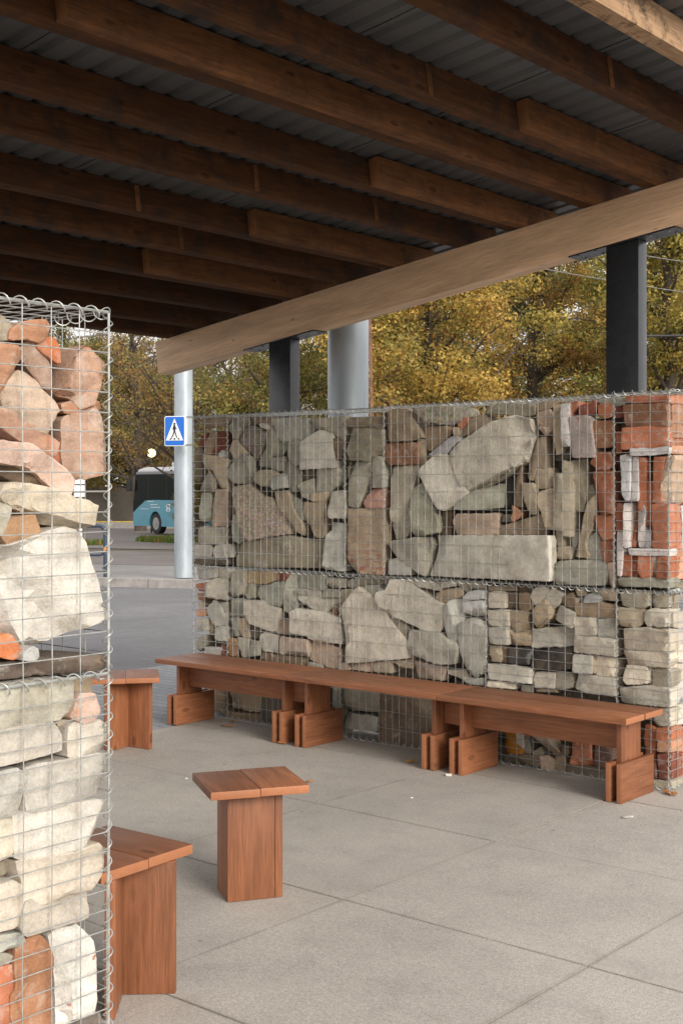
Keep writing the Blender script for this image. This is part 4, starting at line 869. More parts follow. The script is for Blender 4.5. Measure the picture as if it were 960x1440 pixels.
def basket(s0, s1, z0, z1, fine_v, label, seed, left_end=False, right_end=False):
    t0, t1 = TW-.004, 6.27
    g = empty('gabion_basket', TR(P((s0+s1)/2, (t0+t1)/2, z0)) @ RZ, label, 'gabion basket', 'wire baskets of the far gabion wall')
    w = (s1-s0); h = z1-z0; x0 = -w/2; y0 = (t0-t1)/2; y1 = -y0
    pv, ph = (.05, .1) if fine_v else (.1, .05)
    mb = MB(); wires(mb, Vector((x0, y0, 0)), X, Z, w, h, pv, ph, WR, seed, .006, -Y); mb.link('front_panel', M['wire'], g, smooth=True)
    mb = MB(); wires(mb, Vector((x0, y1, 0)), X, Z, w, h, .1, .1, WR, seed+1); mb.link('back_panel', M['wire'], g, smooth=True)
    mb = MB(); wires(mb, Vector((x0, y0, h)), X, Y, w, t1-t0, .05, .1, WR, seed+2); mb.link('lid_panel', M['wire'], g, smooth=True)
    for on, xx in ((left_end, x0), (right_end, -x0)):
        if on:
            mb = MB(); wires(mb, Vector((xx, y0, 0)), Y, Z, t1-t0, h, .1, .05, WR, seed+3, .004, X*(1 if xx > 0 else -1)); mb.link('end_panel', M['wire'], g, smooth=True)
            mb = MB(); helix(mb, Vector((xx, y0, h)), Vector((xx, y1, h)), .012, .05, .0021, seed); mb.link('spiral_wire', M['wire'], g, smooth=True)
            mb = MB(); helix(mb, Vector((xx, y0, 0)), Vector((xx, y1, 0)), .012, .05, .0021, seed); mb.link('spiral_wire', M['wire'], g, smooth=True)
    # the binding spirals: the upright ones at the sides, one along the top and one along the foot
    for xx in ((x0, -x0) if left_end else (-x0,)):
        mb = MB(); helix(mb, Vector((xx, y0, .01)), Vector((xx, y0, h)), .009, .04, .0017, seed, ph=seed); mb.link('spiral_wire', M['wire'], g, smooth=True)
    mb = MB(); helix(mb, Vector((x0, y0, h)), Vector((-x0, y0, h)), .012, .052, .0018, seed, ph=1.); mb.link('spiral_wire', M['wire'], g, smooth=True)
    if z0 < .5:
        mb = MB(); helix(mb, Vector((x0, y0, .012)), Vector((-x0, y0, .012)), .012, .056, .0018, seed, ph=2.); mb.link('spiral_wire', M['wire'], g, smooth=True)
ZS = 1.005
basket(-6.355, -6.033, ZS, 2.012, False, 'narrow upper wire basket at the left end of the far wall, beside the grey column', 21, left_end=True)
basket(-6.03, -5.018, ZS, 2.010, True, 'upper wire basket of the far wall holding the big pebbly slab', 22)
basket(-5.015, -4.714, ZS, 2.006, False, 'narrow upper wire basket holding the block stained with red paint', 23)
basket(-4.711, -3.197, ZS, 2.012, True, 'widest upper wire basket, holding the huge pale leaning slab', 24)
basket(-3.194, -2.89, ZS, 2.018, False, 'upper corner wire basket full of red and white bricks', 25, right_end=True)
basket(-6.355, -6.033, .004, ZS-.006, False, 'narrow lower wire basket at the left end of the far wall', 26, left_end=True)
basket(-6.03, -5.058, .004, ZS-.006, True, 'lower wire basket behind the left bench, holding the pale tilted slab', 27)
basket(-5.055, -3.99, .004, ZS-.006, True, 'lower wire basket holding the giant pale slab with a pointed top', 28)
basket(-3.987, -3.18, .004, ZS-.006, False, 'lower wire basket full of beige brick courses behind the right bench', 29)
basket(-3.177, -2.89, .004, ZS-.006, False, 'lower corner wire basket with cream bricks over red bricks', 30, right_end=True)
def near_basket(z0, z1, label, seed, cut=True):
    t0, t1, s1, s0 = 1.66, 2.204, SL+.004, -3.75
    g = empty('gabion_basket', TR(P((s0+s1)/2, (t0+t1)/2, z0)) @ RZ, label, 'gabion basket', 'wire baskets of the near gabion')
    w, d, h = s1-s0, t1-t0, z1-z0; x0, x1, y0, y1 = -w/2, w/2, -d/2, d/2; r = .0016
    mb = MB(); wires(mb, Vector((x1, y1, 0)), -Y, Z, d, h, .09, .053, r, seed, .006, X, 7); mb.link('front_panel', M['wire'], g, smooth=True)
    mb = MB(); wires(mb, Vector((x1, y1, 0)), -X, Z, w, h, .1, .053, r, seed+1, .005, Y, 6); mb.link('side_panel', M['wire'], g, smooth=True)
    mb = MB(); wires(mb, Vector((x1, y0, 0)), -X, Z, w, h, .1, .1, r, seed+2, .005, -Y, 5); mb.link('side_panel', M['wire'], g, smooth=True)
    mb = MB(); wires(mb, Vector((x0, y0, 0)), Y, Z, d, h, .1, .1, r, seed+3, .005, -X, 5); mb.link('back_panel', M['wire'], g, smooth=True)
    mb = MB(); wires(mb, Vector((x0, y0, h)), X, Y, w, d, .1, .05, r, seed+4, .006, Z, 6); mb.link('lid_panel', M['wire'], g, smooth=True)
    mb = MB(); helix(mb, Vector((x1, y1, .01)), Vector((x1, y1, h)), .012, .0485, .0018, seed, 7); mb.tube([(x1, y1+.004, 0), (x1, y1+.004, h)], .0032, 7); mb.link('spiral_wire', M['wire'], g, smooth=True)
    mb = MB(); helix(mb, Vector((x1, y0, h)), Vector((x1, y1, h)), .0155, .056, .0019, seed, 7, 1.2); mb.tube([(x1+.003, y0, h+.004), (x1+.003, y1, h+.004)], .0026, 6); mb.link('spiral_wire', M['wire'], g, smooth=True)
    mb = MB(); helix(mb, Vector((x0, y1, h)), Vector((x1, y1, h)), .0155, .056, .0019, seed, 6, .4); mb.link('spiral_wire', M['wire'], g, smooth=True)
near_basket(1.038, 1.998, 'upper wire basket of the near gabion, holding the cream boulder and bricks', 41)
near_basket(.035, 1.03, 'lower wire basket of the near gabion, holding cream blocks', 42)

# ------------------------------------------------------------------ furniture
def board(name, L, Wd, T, mat, parent, M_, bevel=.0025):
    """a sawn board: length along its own x"""
    return MB().box(0, L, 0, Wd, 0, T).link(name, mat, parent, M_, bevel=bevel, smooth=True, sharp=R(50))
def axes(x, y, z, o):      # columns of a matrix (board axes and origin)
    m = Matrix.Identity(4)
    for i, v in enumerate((x, y, z, o)):
        for k in range(3): m[k][i] = v[k]
    return m
def bench(M_, label, ap):
    g = empty('bench', M_, label, 'bench', 'wooden benches along the far gabion wall')
    L = 1.113
    board('seat_board', L, .188, .03, M['wood'], g, axes(X, Y, Z, (0, 0, .4)))
    board('seat_board', L, .188, .03, M['wood'], g, axes(X, Y, Z, (0, .197, .4)))
    for xo in (.03, L-.065-.087):
        board('foot_board', .34, .19, .028, M['wood'], g, axes(Y, Z, X, (xo, .077, .001)))
        board('leg', .398, .2, .029, M['wood'], g, axes(Z, Y, -X, (xo+.058, .132, .001)))
        fb = board('foot_board', .34, .19, .028, M['wood'], g, axes(Y, Z, X, (xo+.059, .077, .001)))
        for u, v in ((.115, .06), (.2, .075), (.125, .14), (.27, .13)):
            sc_ = MB(); sc_.tube([(u, v, .0275), (u, v, .0288)], .0045, 10); sc_.link('screw', M['bolt'], fb)
    if ap: board('apron', ap[1]-ap[0], .16, .03, M['wood'], g, axes(X, Z, -Y, (ap[0], .236, .238)))
    return g
for s, lb, ap in ((-6.23, 'leftmost wooden bench, its seat ending beside the paver strip', (.0885, 1.144)), (-5.115, 'middle wooden bench, the only one without an apron board', None),
              (-3.999, 'rightmost wooden bench, reaching the corner of red bricks', (-.093, .989))):
    bench(TR(P(s, 5.5, 0)) @ RZ, lb, ap)
def stool(x, y, rot, legrot, kind, label, seat=(.38, .38), off=(0, 0)):
    g = empty('stool', TR(Vector((x, y, 0))) @ Matrix.Rotation(rot, 4, 'Z'), label, 'stool', 'low wooden stools on the concrete')
    a, b = seat; z = .4
    hw = a/2-.0006
    board('seat_board', b, hw, .03, M['wood'], g, axes(Y, -X, Z, (-.0006, -b/2, z)))
    board('seat_board', b, hw, .03, M['wood'], g, axes(Y, -X, Z, (a/2, -b/2, z+.0015)))
    q = TR(Vector((off[0], off[1], 0))) @ Matrix.Rotation(legrot, 4, 'Z'); z -= .002
    if kind == 'vee':      # two boards in an L, the hollow of it seen from the front
        board('leg_board', z, .188, .03, M['wood'], g, q @ axes(Z, X, Y, (-.03, 0, .001)))
        board('leg_board', z, .18, .03, M['wood'], g, q @ axes(Z, -Y, X, (-.03, -.0005, .001)))
    else:
        board('leg_board', z, .18, .03, M['wood'], g, axes(Z, X, Y, (-.105, -.09, .001)))
        board('leg_board', z, .149, .03, M['wood'], g, axes(Z, Y, -X, (-.075, -.0595, .001)))
        board('leg_board', z, .18, .029, M['wood'], g, axes(Z, Y, -X, (.105, -.0895, .001)))
    return g
stool(-.347, 4.82, R(18), 0, 'closed', 'free-standing stool in the middle of the floor, two-board seat overhanging a boxy base', (.37, .338))
stool(-.721, 3.8965, R(53), R(-50.5), 'vee', 'stool half hidden behind the near gabion, closest to the camera', (.376, .376), (-.002, -.08))
stool(-1.272, 7.533, R(9.4), R(-42.4), 'vee', 'small stool farthest from the camera, beside the near gabion and the paver strip', (.385, .37), (.017, .002))

# ------------------------------------------------------------------ canopy
TAN = .1353; PHI = math.atan(TAN); CP, SP = math.cos(PHI), math.sin(PHI)
zb = lambda s: 3.597+TAN*s                # top of the beams = underside of the rafters
VX, VZ = Vector((CP, 0, SP)), Vector((-SP, 0, CP))
def beam(t, label):
    g = MB().box(0, (7.226-1.95)/CP, 0, .14, -.242, 0).link('roof_beam', M['glulam'], None, TR(P(-7.226, t, zb(-7.226))) @ RZ @ axes(VX, Y, VZ, (0, 0, 0)), bevel=.003, smooth=True)
    return tag(g, label, 'beam', 'timber beams under the canopy')
beam(6.38, 'long pale planed timber beam sloping up to the right above the far wall')
beam(1.72, 'pale timber beam over the near gabion, outside the left picture edge')
def post(s, t, label):
    zt = zb(s)-.242/CP
    g = empty('steel_post', TR(P(s, t, 0)) @ RZ, label, 'post', 'dark steel posts of the canopy')
    mb = MB().box(-.1, .1, -.05, .05, 0, zt-.012)
    for k in (4, 5, 6, 7): mb.v[k] = (mb.v[k][0], mb.v[k][1], zt-.009+mb.v[k][0]*TAN)
    mb.link('shaft', M['steel'], g, bevel=.006, smooth=True)
    pl = MB().box(-.33, .33, -.072, .072, -.009, -.001).link('head_plate', M['steel'], g, axes(VX, Y, VZ, (0, 0, zt)), bevel=.001)
    for x in (-.28, -.17, .17, .28):
        for y in (-.045, .045):
            b = MB(); b.tube([(x, y, -.016), (x, y, -.0085)], .008, 6); b.link('bolt', M['bolt'], pl)
post(-3.385, 6.452, 'dark steel post behind the wide upper basket, right of the picture')
post(-5.978, 6.452, 'dark steel post left of the wide galvanised column')
post(-3.385, 1.79, 'dark steel post inside the near gabion, right one')
post(-5.978, 1.79, 'dark steel post beyond the near gabion, left one')
RS = [(-2.276, 'sunlit rafter with grey stains at the top right corner of the picture'),
 (-2.646, 'dark rafter next to the sunlit one'), (-3.166, 'third visible rafter from the right, with a doubled end over the beam'),
 (-3.551, 'fourth visible rafter from the right, doubled at the top left of the picture'), (-4.042, 'fifth visible rafter from the right, doubled where it meets the beam'),
 (-4.415, 'sixth visible rafter from the right'), (-4.957, 'seventh visible rafter from the right, doubled near the beam'), (-5.343, 'eighth visible rafter from the right'),
 (-5.815, 'ninth visible rafter from the right, with a doubled end'), (-6.24, 'tenth visible rafter from the right'), (-6.69, 'last but one rafter at the low end of the roof'),
 (-7.03, 'lowest rafter, just above the left end of the pale beam')]
PI_ = {2: [(5.0, 6.75, 1)], 3: [(2.69, 6.75, 1)], 4: [(5.0, 6.75, 1)], 6: [(5.06, 6.75, 1)], 8: [(5.04, 6.75, 1)]}
MARKS = {5: [4.55, 5.5], 6: [3.35, 4.25, 5.75], 8: [3.6], 7: [4.9], 2: [4.3], 1: [4.9]}
for i, (s, lb) in enumerate(RS):
    t0, t1 = 1.1, 6.74
    rng = random.Random(i)
    w = .07
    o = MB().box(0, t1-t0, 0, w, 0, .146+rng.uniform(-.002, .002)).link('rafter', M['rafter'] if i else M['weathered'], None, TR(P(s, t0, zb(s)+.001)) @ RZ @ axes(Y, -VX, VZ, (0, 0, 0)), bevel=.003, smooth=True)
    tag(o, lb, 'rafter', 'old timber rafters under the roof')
    for a, b, k in PI_.get(i, []):
        MB().box(a-t0, b-t0, -.062, -.001, -.002, .14).link('splice_board', M['rafter_new'], o, bevel=.003, smooth=True)
    for tt in MARKS.get(i, []):
        MB().box(tt-t0, tt-t0+.028, -.008, -.0005, .004, .138).link('bare_mark', M['rafter_new'], o, bevel=.002, smooth=True)  # pale unpainted marks on the rafter, added as thin raised strips
def roof():
    mb = MB(); pitch = .137; t = .95; prof = []
    while t < 6.85:
        prof += [(t, 0), (t+.082, 0), (t+.1, .018), (t+.119, .018)]; t += pitch
    s0, s1 = -7.42, -2.06; L = (s1-s0)/CP
    rows = 8
    for i in range(rows+1):
        for q in prof: mb.v.append((L*i/rows, q[0], q[1]))
    n = len(prof)
    for i in range(rows):
        for j in range(n-1): mb.f.append((i*n+j, i*n+j+1, (i+1)*n+j+1, (i+1)*n+j))
    me = mb.mesh('roof_sheet')
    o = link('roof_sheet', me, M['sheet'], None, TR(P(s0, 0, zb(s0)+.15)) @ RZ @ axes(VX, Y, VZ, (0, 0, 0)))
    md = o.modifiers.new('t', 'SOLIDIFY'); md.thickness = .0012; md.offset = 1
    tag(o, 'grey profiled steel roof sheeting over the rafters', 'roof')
    # overlaps of neighbouring sheets
    for k in range(1, 6):
        y = .95+pitch*7*k+.045
        MB().box(0, L, y, y+.004, -.0025, -.0008).link('sheet_seam', M['steel'], o)
roof()

# ------------------------------------------------------------------ columns, sign
def column(x, y, z0, z1, r, label):
    mb = MB(); mb.tube([(0, 0, 0), (0, 0, (z1-z0)*.5), (0, 0, z1-z0)], r, 40)
    o = mb.link('galvanised_column', M['zinc'], None, TR(Vector((x, y, z0))), smooth=True)
    return tag(o, label, 'column', 'galvanised round columns')
column(-2.485, 20.09, .12, 6.2, .145, 'slim pale galvanised column carrying the crossing sign on the far kerb')
column(.049, 9.3, 0, 6.0, .149, 'wide galvanised column standing right behind the far gabion wall')
def disc(poly): return poly
def sign():
    y = 19.72; z = 2.408; x = -2.576
    g = empty('crossing_sign', TR(Vector((x, y, z))) @ Matrix.Rotation(R(-17), 4, 'Z'), 'blue and white square pedestrian crossing sign strapped to the slim column', 'road sign')
    def rr(w, h, r):
        p = []
        for cx_, cz_, a in ((w-r, h-r, 0), (-w+r, h-r, 90), (-w+r, -h+r, 180), (w-r, -h+r, 270)):
            for q in range(6): th = R(a+q*18); p.append((cx_+r*math.cos(th), cz_+r*math.sin(th)))
        return p
    MB().prism(rr(.172, .232, .03), 0, .07).link('panel', M['sign_white'], g)
    MB().prism(rr(.16, .22, .022), -.004, -.001).link('blue_field', M['sign_blue'], g)
    MB().prism([(-.145, -.145), (.145, -.145), (0, .195)], -.008, -.005).link('white_triangle', M['sign_white'], g)
    fig = MB()
    c = [(.002+.017*math.cos(R(q*30)), .112+.019*math.sin(R(q*30))) for q in range(12)]
    Y0, Y1 = -.012, -.009
    fig.prism(c, Y0, Y1)
    fig.prism([(-.014, .09), (.012, .092), (.02, .05), (.016, .0), (-.012, .0), (-.018, .05)], Y0, Y1)          # trunk
    fig.prism([(.012, .088), (.022, .06), (.044, .03), (.038, .024), (.012, .05)], Y0, Y1)                        # arm ahead
    fig.prism([(-.012, .086), (-.024, .055), (-.03, .022), (-.022, .02), (-.01, .05)], Y0, Y1)                    # arm behind
    fig.prism([(-.0, .002), (.016, .0), (.03, -.045), (.048, -.095), (.056, -.1), (.036, -.104), (.012, -.045)], Y0, Y1)   # leg ahead
    fig.prism([(-.012, .0), (.006, .0), (-.008, -.05), (-.034, -.1), (-.054, -.1), (-.03, -.055)], Y0, Y1)        # leg behind
    fig.link('walking_figure', M['sign_black'], g)
    for a, b in ((-.082, -.1), (-.014, -.018), (.062, .052)):
        sgn = 1 if a > 0 else -1
        MB().prism([(a, -.132), (a+.03, -.132), (a+.034-.016*(1 if a > .03 else -1 if a < -.05 else 0)-.006, -.106), (a+.006-.012*(1 if a > .03 else -1 if a < -.05 else 0), -.106)], -.012, -.009).link('crossing_stripe', M['sign_black'], g)
    for zz in (.215, -.215):
        MB().box(.0, .26, .05, .085, zz-.015, zz+.015).link('strap', M['bolt'], g)
sign()

# ------------------------------------------------------------------ ground
def kerb_y(x): return 19.97-.289*(x+3.57)
def gz(x, y, top=.12):
    d = y-kerb_y(x)
    return top-.02*max(0, min(d, 65))
def sheet(name, x0, x1, n, ya, yb, dz, mat, m=8):
    """strip between two curves, draped over the falling ground"""
    mb = MB()
    for i in range(n+1):
        x = x0+(x1-x0)*i/n
        for j in range(m+1):
            y = ya(x)+(yb(x)-ya(x))*j/m
            mb.v.append((x, y, gz(x, y)+dz))
    for i in range(n):
        for j in range(m):
            a = i*(m+1)+j; mb.f.append((a, a+m+1, a+m+2, a+1))
    o = mb.link(name, mat); tag(o, kind='structure'); return o
MB().box(-70, 80, -40, 60, -.4, -.03).link('ground', M['soil'])['kind'] = 'structure'
bpy.data.objects['ground'].scale = (1, 1, 1)
mb = MB(); mb.v = [(-70, -40, -.022), (80, -40, -.022)]+[(80, kerb_y(80)+.02, -.022), (-70, kerb_y(-70)+.02, -.022)]; mb.f = [(0, 1, 2, 3)]
o = mb.link('road', M['asphalt']); tag(o, kind='structure')
# everything past the kerb
bpy.data.objects.remove(bpy.data.objects['ground'])
mb = MB(); mb.v = [(-90, -60, -.03), (110, -60, -.03), (110, kerb_y(110)+.05, -.03), (-90, kerb_y(-90)+.05, -.03)]; mb.f = [(0, 1, 2, 3)]
o = mb.link('ground', M['soil']); tag(o, kind='structure')
sheet('terrain', -90, 110, 40, lambda x: kerb_y(x)+.05, lambda x: 420, -.02, M['soil'], 60)
sheet('pavement', -90, 110, 40, lambda x: kerb_y(x)+.15, lambda x: kerb_y(x)+4.9, -.008, M['pavement'])
sheet('far_road', -90, 110, 40, lambda x: kerb_y(x)+4.9, lambda x: kerb_y(x)+14, -.004, M['asphalt2'], 12)
sheet('leaf_litter', -90, 110, 60, lambda x: kerb_y(x)+13.4, lambda x: kerb_y(x)+15+.5*math.sin(x*2.1), .0, M['soil'])
sheet('bus_lane', -90, 110, 40, lambda x: kerb_y(x)+15, lambda x: kerb_y(x)+58, .004, M['asphalt2'], 40)
# kerb stones as one edge
mb = MB()
for i in range(60):
    x0 = -40+i*1.0
    a = Vector((x0+.004, kerb_y(x0+.004), 0)); b = Vector((x0+.992, kerb_y(x0+.992), 0)); d = Vector((.05, .17, 0))
    v = [a, b, b+d, a+d]; n = len(mb.v)
    mb.v += [(*q.xy, -.03) for q in v]+[(*q.xy, .117) for q in v]
    mb.f += [tuple(n+k for k in q) for q in ((4,5,6,7), (0,1,5,4), (1,2,6,5), (2,3,7,6), (3,0,4,7))]
o = mb.link('kerb', M['kerb'], bevel=.008); tag(o, kind='structure')
# concrete slabs of the floor
mb = MB(); rng = random.Random(9); G = 1.02; gp = .0025
for i in range(-3, 12):
    for j in range(-7, 3):
        s0 = -3.055+G*i; t0 = 4.64+G*j
        dz = rng.uniform(-.0012, .0012)
        mb.box(s0+gp, s0+G-gp, t0+gp, t0+G-gp, -.018, dz)
o = mb.link('concrete_floor', M['concrete'], None, RZ); tag(o, kind='structure')
mb = MB(); mb.box(-8.3, -3.055-3*G-.003, -8, 14, -.02, -.006); mb.box(-3.055-3*G-.003, 9, 4.64+3*G+.004, 9.6, -.02, -.006)
o = mb.link('paver_strip', M['pavers'], None, RZ); tag(o, kind='structure')

# leaves and chips on the floor
LEAF = (.33, .13, .03)
M['dryleaf'] = plain('dry_leaf', (.36, .15, .045), .7, 0, .4, 30)
M['yleaf'] = plain('yellow_leaf', (.5, .28, .04), .7, 0, .3, 30)
def dry_leaf(x, y, r, rot, mat, label, seed, name='fallen_leaf'):
    rng = random.Random(seed); mb = MB(); n = 14
    mb.v.append((0, 0, .012))
    for k in range(n):
        a = 2*math.pi*k/n; q = r*(1. if k % 2 == 0 else .62)*rng.uniform(.75, 1.1)
        mb.v.append((q*math.cos(a)*1.3, q*math.sin(a)*.8, .004+rng.uniform(0, .35)*r))
    for k in range(n): mb.f.append((0, 1+k, 1+(k+1) % n))
    o = mb.link(name, mat, None, TR(Vector((x, y, .002))) @ Matrix.Rotation(rot, 4, 'Z'))
    md = o.modifiers.new('t', 'SOLIDIFY'); md.thickness = .001
    tag(o, label, 'leaf', 'fallen leaves on the floor')
def fl(px, py): Y_ = 1795*1.53/(py-686); return (px-480)/1795*Y_, Y_
for i, (px, py, r, m, lb) in enumerate([(319, 1023, .04, 'dryleaf', 'curled rust-brown leaf on the floor under the left bench'),
  (326, 1016.5, .026, 'dryleaf', 'small brown leaf behind the curled one under the left bench'), (398, 1047, .03, 'dryleaf', 'brown leaf against the foot of the middle bench'),
  (577, 1073, .034, 'yleaf', 'yellow leaf on the floor left of the paired bench feet'), (943, 1118, .045, 'dryleaf', 'orange-brown leaf at the foot of the wall corner'),
  (435, 1101, .02, 'dryleaf', 'small brown leaf just past the right edge of the middle stool seat'), (232, 823, .06, 'dryleaf', 'leaf lying against the far kerb')]):
    x, y = fl(px, py)
    dry_leaf(x, y, r, i*1.3, M[m], lb, i)
def chip(px, py, r, label, seed):
    rng = random.Random(seed); mb = MB(); x, y = fl(px, py)
    mb.box(-r, r, -r*.6, r*.6, 0, r*.7)
    for k in range(8): mb.v[k] = tuple(c+rng.uniform(-.3, .3)*r for c in mb.v[k][:2])+(max(0, mb.v[k][2]+rng.uniform(-.1, .2)*r),)
    o = mb.link('stone_chip', M['rough_stone'], None, TR(Vector((x, y, .001))), color=(.6, .58, .53), bevel=r*.15)
    tag(o, label, 'stone chip', 'pale chips on the floor')
for i, (px, py, r, lb) in enumerate([(630.5, 1092, .016, 'white chip at the foot of the rightmost bench'), (879, 1151, .013, 'left of two white chips in front of the bench end'),
   (886, 1150.5, .013, 'right of two white chips in front of the bench end'), (262, 1096, .008, 'tiny pale chip left of the middle stool'), (579, 1123, .006, 'tiny pale chip in the middle of the floor')]): chip(px, py, r, lb, i)

# ------------------------------------------------------------------ bus
def bus():
    th = R(127.); L, Wd = 11.5, 2.5
    h = Vector((math.cos(th), math.sin(th), 0)); n = Vector((-math.sin(th), math.cos(th), 0))
    fl_ = Vector((-.1632*60, 60, 0)); c = fl_-h*(L/2)-n*(Wd/2)
    c.z = gz(c.x, c.y)+.02
    g = empty('bus', TR(c) @ Matrix.Rotation(th, 4, 'Z'), 'turquoise city bus with a white roof parked behind the slim column', 'bus')
    x0, x1, y0, y1 = -L/2, L/2, -Wd/2, Wd/2
    def side(arch):                   # side outline with wheel arches
        p = [(x0, .32)]
        for wx in (x0+3., x1-2.15):
            p += [(wx+.58*math.cos(R(a)), .45+.58*math.sin(R(a))) for a in range(190, -11, -20)]
        return p+[(x1-.05, .32), (x1, .5), (x1-.05, 1.55), (x0, 1.55)]
    MB().prism(side(1), y0, y1).link('body', M['bus_paint'], g)
    wb = MB().prism([(x0+.03, 1.552), (x1-.06, 1.552), (x1-.22, 2.72), (x0+.1, 2.72)], y0+.012, y1-.012).link('window_band', M['glass'], g)
    for xx in (x1-1.5, x1-3.2, x1-4.9, x1-6.6, x1-8.3, x1-10): MB().box(xx, xx+.05, y1-.011, y1-.006, 1.56, 2.71).link('window_pillar', M['rubber'], wb)
    sw = MB().prism([(x1-2.1, 1.56), (x1-1.2, 1.52), (x1-.5, 1.2), (x1-.03, .95), (x1-.03, 1.56)], y1-.03, y1+.006); sw.prism([(x1-2.1, 1.56), (x1-1.2, 1.52), (x1-.5, 1.2), (x1-.03, .95), (x1-.03, 1.56)], y0-.006, y0+.03); sw.link('window_sweep', M['glass'], g)
    MB().box(x1-.06, x1+.012, y0+.1, y1-.1, 1.0, 1.55).link('front_grille', M['glass'], g)
    MB().prism([(x0+.1, 2.722), (x1-.22, 2.722), (x1-.3, 2.84), (x0+.12, 2.84)], y0+.02, y1-.02).link('cornice', M['bus_grey'], g, bevel=.02)
    MB().prism([(x0+.12, 2.842), (x1-.28, 2.842), (x1-.45, 2.97), (x1-1.0, 3.05), (x0+.3, 3.05), (x0+.12, 2.95)], y0+.06, y1-.06).link('roof', M['bus_white'], g, bevel=.05, smooth=True)
    MB().box(x1-5.4, x1-2.9, -.85, .85, 3.052, 3.3).link('roof_unit', M['bus_white'], g, bevel=.08, smooth=True)
    for wx in (x0+3., x1-2.15):
        for sy in (y1, y0):
            sg = 1 if sy > 0 else -1
            w = MB(); w.tube([(wx, sy-.34*sg, .47), (wx, sy-.04*sg, .47)], .47, 28); wo = w.link('wheel', M['rubber'], g, smooth=True)
            w = MB(); w.tube([(wx, sy-.06*sg, .47), (wx, sy-.03*sg, .47)], .29, 24); w.tube([(wx, sy-.04*sg, .47), (wx, sy-.005*sg, .47)], .1, 12); w.link('rim', M['rim'], wo, smooth=True)
            MB().prism([(wx+.6*math.cos(R(a)), .45+.6*math.sin(R(a))) for a in range(190, -11, -20)], sy-.35*sg, sy-.42*sg).link('wheel_arch', M['rubber'], g)
    for sy in (y1, y0):
        sg = 1 if sy > 0 else -1
        m_ = MB().box(x1+.02, x1+.28, sy+.02*sg, sy+.22*sg, 1.95, 2.45).link('mirror', M['rubber'], g, bevel=.03)
        MB().tube([(x1-.15, sy-.05*sg, 2.75), (x1+.12, sy+.1*sg, 2.7), (x1+.15, sy+.12*sg, 2.44)], .025, 6).link('mirror_arm', M['rubber'], m_)
        MB().box(x1-.02, x1+.02, sy-.5*sg, sy-.15*sg, .62, .82).link('headlight', M['sign_white'], g)
        MB().box(x0-.012, x0+.02, sy-.2*sg, sy-.06*sg, .9, 1.35).link('tail_light', M['amber'], g)
    # faint white marks on the flank: a round-cornered emblem and small lettering strips
    em = MB(); r = .17; cx_, cz_ = x1-3.35, 1.2
    ring = [(cx_+r*max(-.85, min(.85, 1.2*math.cos(R(a)))), cz_+r*max(-.85, min(.85, 1.2*math.sin(R(a))))) for a in range(0, 360, 15)]
    for i in range(24):
        a, b = ring[i], ring[(i+1) % 24]; em.tube([(a[0], y1+.004, a[1]), (b[0], y1+.004, b[1])], .018, 4)
    em.box(cx_-.05, cx_+.05, y1+.002, y1+.008, cz_-.06, cz_+.04); em.link('emblem', M['sign_white'], g)
    tx = MB(); rng = random.Random(2)
    for (a, b, z, hh) in ((x1-2.0, x1-1.45, 1.46, .035), (x1-2.35, x1-1.75, 1.32, .03), (x1-2.6, x1-1.7, 1.2, .03), (x1-4.5, x1-4.1, 1.18, .05), (x1-1.5, x1-.7, 1.12, .022)):
        x = a
        while x < b: w_ = rng.uniform(.03, .07); tx.box(x, x+w_, y1+.002, y1+.006, z, z+hh); x += w_+.022
    tx.link('lettering', M['sign_white'], g)
bus()

# ------------------------------------------------------------------ street things
def hoop():
    x1, y = (148-480)/1795*20.2, 20.2
    z0 = gz(x1, y)-.01
    g = empty('bicycle_stand', TR(Vector((x1, y, z0))), 'dark blue tubular barrier hoop on the far pavement behind the near gabion', 'barrier')
    a = []
    for q in range(7): w = R(90*q/6); a.append((-.1+.1*math.cos(w), 0, .72+.1*math.sin(w)))
    MB().tube([(0, 0, 0)]+a+[(-1.2, 0, .82)]+[(-1.3, 0, .72), (-1.3, 0, 0)], .03, 10).link('frame', M['blue_steel'], g, smooth=True)
    b = [(0, 0, .5)]
    for q in range(5): w = R(90*q/4); b.append((-.12+.1*math.cos(w)+.02, 0, .46-.1*math.sin(w)))
    MB().tube(b+[(-1.2, 0, .36), (-1.3, 0, .4)], .022, 8).link('lower_rail', M['blue_steel'], g, smooth=True)
    MB().tube([(0, -.045, .46), (0, -.03, .46)], .028, 12).link('reflector', M['amber'], g)
hoop()
def white_post():
    y = 33.; x = (113-480)/1795*y; z = gz(x, y)
    g = empty('notice_post', TR(Vector((x, y, z))), 'white notice box on a post seen through the near gabion', 'notice post')
    MB().tube([(0, 0, 0), (0, 0, 2.)], .05, 12).link('pole', M['sign_white'], g, smooth=True)
    MB().box(-.15, .15, -.09, -.055, 1.42, 1.86).link('panel', M['sign_white'], g, bevel=.01)
    MB().box(-.15, .15, -.095, -.091, 1.72, 1.75).link('band', M['sign_black'], g)
white_post()
def lamp():
    y = 63.; x = (213-480)/1795*y; z = gz(x, y)
    g = empty('globe_lamp', TR(Vector((x, y, z))), 'glowing yellow globe street lamp above the bus roof', 'street lamp')
    hz_ = 1.53+49/1795*y-z
    MB().tube([(0, 0, 0), (0, 0, hz_-.18)], [.05, .035], 10).link('pole', M['steel'], g)
    mb = MB(); n = 10
    mb.tube([(0, 0, hz_-.21*math.cos(math.pi*i/n)) for i in range(n+1)], [max(.004, .21*math.sin(math.pi*i/n)) for i in range(n+1)], 16); mb.link('globe', M['lampglow'], g, smooth=True)
lamp()
